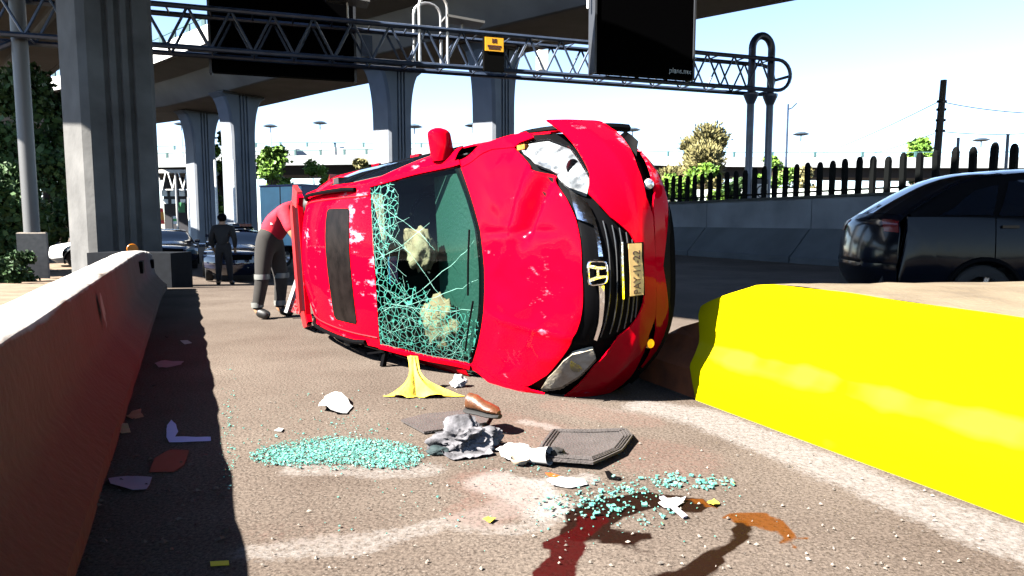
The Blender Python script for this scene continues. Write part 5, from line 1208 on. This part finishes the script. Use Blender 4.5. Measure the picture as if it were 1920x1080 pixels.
def heap(name, label, cat, px, py, r, m, seed, flat=1.0, amp=.45, sub=4, z=None):
    c = G(px, py); bm = bmesh.new(); bmesh.ops.create_icosphere(bm, subdivisions=sub, radius=1)
    for v in bm.verts:
        p = v.co.copy(); k = 1+amp*noise.noise(p*1.5+Vector((seed,0,0)))+amp*.7*(.5-abs(noise.noise(p*3.1+Vector((0,seed,0)))))+.22*amp*(.5-abs(noise.noise(p*6+Vector((0,0,seed)))))
        v.co = Vector((p.x*r[0]*k, p.y*r[1]*k, max(-.0, (p.z*k*.8+.55))*r[2]))
    me = bpy.data.meshes.new(name); bm.to_mesh(me); bm.free(); smooth_mesh(me, 60); o = obj(name, me, m); o.location = (c.x, c.y, z if z is not None else .006)
    return tag(o, label, cat)
CLO = mat('grey_white_cloth', (.004,.004,.006), .9, col2=(.19,.185,.20), scale=9, bump=.5, bscale=25)
heap('clothes_pile', 'heap of crumpled white and dark clothes between the two floor mats', 'clothes', 868, 842, (.105,.07,.08), CLO, 4, amp=1.1, sub=5)
heap('dark_sock', 'small black and teal rag at the edge of the clothes heap', 'rag', 822, 852, (.05,.03,.025), mat('teal_black', (.008,.02,.022), .8), 9)
scrap('crumpled_shirt', 'flat white shirt sleeve trailing in front of the clothes heap', 'clothes', [(828,858),(850,848),(885,850),(912,846),(925,856),(890,862),(850,866)], CLO, .05, 61, .015, 22)
sb = empty('brown_shoe', (G(903,815).x, G(903,815).y+.03, .10), R(-35), 'brown leather shoe resting on top of the clothes heap', 'shoe')
BR = mat('brown_leather', (.075,.026,.008), .5, var=.4, scale=20, bump=.3)
MB().loft([[(x, w_*math.cos(a)*.045, .02+hh*(.5+.5*math.sin(a))) for a in np.linspace(0, 2*PI, 12, endpoint=False)] for x, w_, hh in ((-.10,.5,.04),(-.085,.85,.09),(-.04,.9,.085),(.0,.85,.065),(.05,1,.05),(.09,.85,.04),(.115,.4,.02))]).build('upper', BR, sb, True)
MB().loft([[(x, w_*math.cos(a)*.05, .01+.012*math.sin(a)) for a in np.linspace(0, 2*PI, 12, endpoint=False)] for x, w_ in ((-.11,.5),(-.08,.9),(0,.85),(.06,1.05),(.10,.85),(.122,.4))]).build('sole', RUBBER, sb, True)
scrap('crumpled_paper', 'crumpled white wrappers beside the ridged floor mat', 'paper', [(930,850),(950,842),(990,838),(1000,852),(985,868),(940,866)], PAPER, .05, 11, .02, 16)
cup = empty('paper_cup', (G(1010,872).x, G(1010,872).y, .045), 0, 'white paper cup lying against the ridged floor mat', 'cup'); cup.rotation_euler = (R(80), 0, R(60))
MB().lathe([(.03,-.05),(.032,-.05),(.042,.055),(.044,.058),(.040,.058),(.030,-.046)], 20).build('cup_wall', PAPER, cup, True); MB().lathe([(.001,-.049),(.030,-.049)], 20).build('cup_base', PAPER, cup)
tag(MB().lathe([(.001,.0),(.03,.004),(.045,.02),(.048,.03),(.046,.03),(.03,.008),(.001,.006)], 18).build('foam_bowl', mat('cream_foam', (.62,.50,.36), .7), None, True), 'small cream foam bowl in front of the white cup', 'bowl').location = (G(975,872).x, G(975,872).y, .006)
heap('dark_rag', 'black crumpled rag beside the white cup', 'rag', 1042, 868, (.04,.03,.03), mat('black_rag', (.008,.008,.008), .9), 13, z=.03)
scrap('plastic_strip', 'short orange-red plastic strip among white scraps', 'scrap', [(1022,890),(1035,890),(1058,898),(1056,902),(1030,896)], mat('orange_plastic', (.5,.07,.01), .5), .006, 14)
scrap('paper_scrap', 'torn white paper with dark corner near the orange strip', 'paper', [(1025,905),(1050,898),(1095,902),(1102,912),(1070,918),(1035,914)], PAPER, .03, 15, .02, 18)
scrap('black_shard', 'jagged black plastic shard right of the ridged mat', 'shard', [(1134,890),(1142,888),(1150,896),(1166,900),(1160,903),(1140,900)], BLACK, .02, 16)
nk = empty('plastic_cutlery', G(1262,958), 0, 'white napkin with pale plastic stick on the dark spill', 'napkin')
o = scrap('napkin', None, None, [(1234,946),(1250,938),(1286,940),(1276,950),(1262,958),(1246,956)], PAPER, .03, 17, .02, 20); 
o.parent = nk; o.location = o.location-nk.location
a, b = G(1240,950)-nk.location, G(1285,975)-nk.location; MB().bar(a+Vector((0,0,.04)), b+Vector((0,0,.012)), .022, .008).build('stick', mat('grey_stick', (.40,.36,.40), .5), nk)
for poly, lb, sd in (([(905,978),(915,973),(930,977),(920,984)], 'yellow leaf on the white dust', 18), ([(1325,946),(1338,940),(1350,948),(1338,954)], 'yellow crumpled leaf at the end of the dark spill', 19)):
    scrap('dry_leaf', lb, 'leaf', poly, mat('yellow_leaf', (.42,.30,.03), .7), .02, sd, .01, 30)
scrap('paper_scrap', 'tiny white paper scrap above the glass spill', 'paper', [(514,810),(522,805),(532,806),(528,812)], PAPER, .015, 21, .01)
# yellow cloth hanging from the windscreen edge
def cloth():
    top = A(772,668,4.62); bot = G(783,742); mb = MB(); rings = []; n = 40
    for i, t in enumerate(np.linspace(0,1,18)):
        z = top.z*(1-t)**1.0+.012*t; cx = top.x+(bot.x-top.x)*t; cy = top.y+(bot.y-top.y)*t; fl = .028+.145*max(0,(t-.35)/.65)**1.9; ring = []
        for k in range(n):
            a = 2*PI*k/n; f = 1+.22*math.sin(3*a+1+t*2)+.16*math.sin(7*a+3*t)+.08*math.sin(13*a); sx = 1.0+.45*max(0, math.cos(a-.2))*sm(.6,1,t)
            ring.append((cx+fl*f*sx*math.cos(a), cy+fl*f*.55*math.sin(a), max(.008, z+.02*t*math.sin(5*a)+.02*(1-t)*0)))
        rings.append(ring)
    mb.loft(rings, cap=False); o = mb.build('yellow_cloth', mat('yellow_cloth', (.42,.27,.002), .8, col2=(.60,.46,.06), scale=7, bump=.4, bscale=30), None, True); tag(o, 'crumpled yellow cloth hanging from the windscreen edge to the road', 'cloth')
cloth()
heap('crumpled_tissue', 'small crumpled grey tissue under the edge of the bonnet', 'paper', 860, 726, (.04,.03,.05), mat('tissue', (.34,.34,.34), .8), 23, amp=.6)
# litter in the gutter
scrap('plastic_scrap', 'lilac L-shaped plastic piece in the shaded gutter', 'plastic scrap', [(313,800),(322,790),(330,798),(334,812),(328,822),(395,822),(396,829),(318,832),(312,822)], LILAC, .012, 31, .02, 10)
scrap('paper_sheet', 'large pale paper sheet lying flat in the shaded gutter', 'paper', [(204,900),(240,896),(286,899),(275,922),(250,925),(225,918),(208,914)], mat('pale_sheet', (.24,.22,.30), .8), .02, 32, .03, 8)
scrap('ribbed_card', 'brown ribbed card sheet in the gutter below the lilac piece', 'card', [(290,862),(318,846),(355,848),(345,875),(325,888),(280,888)], mat('ribbed_card', (.12,.035,.02), .8), .006, 33, .03, 8)
scrap('paper_strip', 'long crumpled pinkish paper strip in the gutter', 'paper', [(290,684),(310,679),(345,679),(340,685),(315,691),(298,691)], mat('pink_paper', (.22,.16,.19), .8), .02, 34, .02, 12)
scrap('tan_wrapper', 'folded tan wrapper near the barrier foot', 'wrapper', [(216,808),(226,799),(240,800),(246,813),(230,816)], TAN, .03, 35, .02, 12)
scrap('orange_wrapper', 'torn orange and white wrapper beside the tan one', 'wrapper', [(236,784),(250,775),(264,769),(266,778),(270,784),(252,788)], mat('orange_wrap', (.26,.14,.08), .7), .025, 36, .02, 14)
scrap('yellow_lighter', 'small flat yellow packet at the shadow edge of the gutter', 'packet', [(394,1057),(429,1055),(430,1063),(395,1065)], mat('yellow_packet', (.55,.50,.03), .5), .002, 37, .03, 5)
scrap('paper_bit', 'white torn bit of paper at the far end of the gutter', 'paper', [(338,640),(352,640),(360,645),(346,647)], PAPER, .01, 38, .02)
def specks(name, n, region, cols, size, seed, label, cat):
    rng = random.Random(seed); mb = MB()
    for _ in range(n):
        px, py = region(rng); c = G(px, py); s = size*rng.uniform(.4,1.5); a = rng.random()*PI; e = rng.uniform(.3,.9)
        pts = [Vector((c.x+s*math.cos(a+q)*r_, c.y+s*math.sin(a+q)*r_*e, .004+rng.random()*.006)) for q, r_ in ((0,1),(1.7,.7),(PI,1),(4.6,.6))]; top = c+Vector((0,0,.01+s*.4))
        mb.add(pts+[top], [(0,1,4),(1,2,4),(2,3,4),(3,0,4)])
    o = mb.build(name, cols); return tag(o, label, cat, kind='stuff')
def gut(rng): t = rng.random(); py = 620+440*t; x0 = np.interp(py, [600,700,850,1080],[300,262,190,130]); x1 = np.interp(py, [600,700,850,1080],[385,405,430,465]); return x0+8+(x1-x0-16)*rng.random()**1.4, py
specks('gutter_litter', 80, gut, mat('litter_mix', (.02,.014,.01), .9, col2=(.12,.09,.075), scale=4), .016, 41, 'small scraps and leaves scattered along the shaded gutter', 'litter')
specks('road_grit', 260, lambda r: (r.uniform(480,1850), 1070-350*r.random()**1.5), mat('grit_mix', (.02,.016,.014), .9, col2=(.30,.26,.22), scale=6), .008, 42, 'small dark grit scattered over the sunlit road', 'grit')
# shattered safety glass
def shards(name, pts_fn, n, seed, label, size=.0046):
    rng = random.Random(seed); mb = MB()
    for _ in range(n):
        px, py = pts_fn(rng); c = G(px, py); s = size*min(2.2, math.exp(rng.gauss(-.15,.5))); M = Matrix.Rotation(rng.random()*6, 3, 'Z') @ Matrix.Rotation(rng.gauss(0,.5), 3, 'X')
        mb.box((c.x, c.y, .004+s*.4+rng.random()*.003), (s*rng.uniform(.9,1.7), s*rng.uniform(.6,1.2), s*rng.uniform(.35,.7)), M=M)
    o = mb.build(name, GLS); return tag(o, label, 'broken glass', kind='stuff')
GLS = mat('safety_glass', (.004,.12,.092), .12, col2=(.18,.38,.33), scale=90, spec=.6)
def ell(cx, cy, rx, ry, p=.5): 
    def f(r): a = r.random()*2*PI; q = r.random()**p; return cx+rx*q*math.cos(a), cy+ry*q*math.sin(a)
    return f
main = [ell(690,852,90,26,.6), ell(600,850,100,24,.6), ell(540,858,75,18,.7), ell(740,860,55,22,.7), ell(640,838,90,18,.8), ell(640,852,160,32,.8)]
shards('glass_shards', lambda r: r.choice(main)(r), 6200, 51, 'broad teal spill of broken safety glass on the sunlit road')
shards('glass_shards', lambda r: r.choice([ell(640,850,210,42,.7), ell(640,800,220,70,.8)])(r), 380, 52, 'loose glass crumbs strewn round the teal glass spill')
sec = [ell(1090,945,80,28,.7), ell(1170,920,90,26,.8), ell(1255,905,30,18,.7), ell(1320,908,60,16,.8), ell(1160,960,150,40,.9)]
shards('glass_shards', lambda r: r.choice(sec)(r), 430, 53, 'scattered glass crumbs along the dark spilled fluid', .007)
shards('glass_shards', lambda r: r.choice([ell(1000,870,260,60,.8), ell(430,800,20,120,.8), ell(1000,960,420,90,.8)])(r), 420, 54, 'thin scatter of glass grains over the road around the mats', .004)
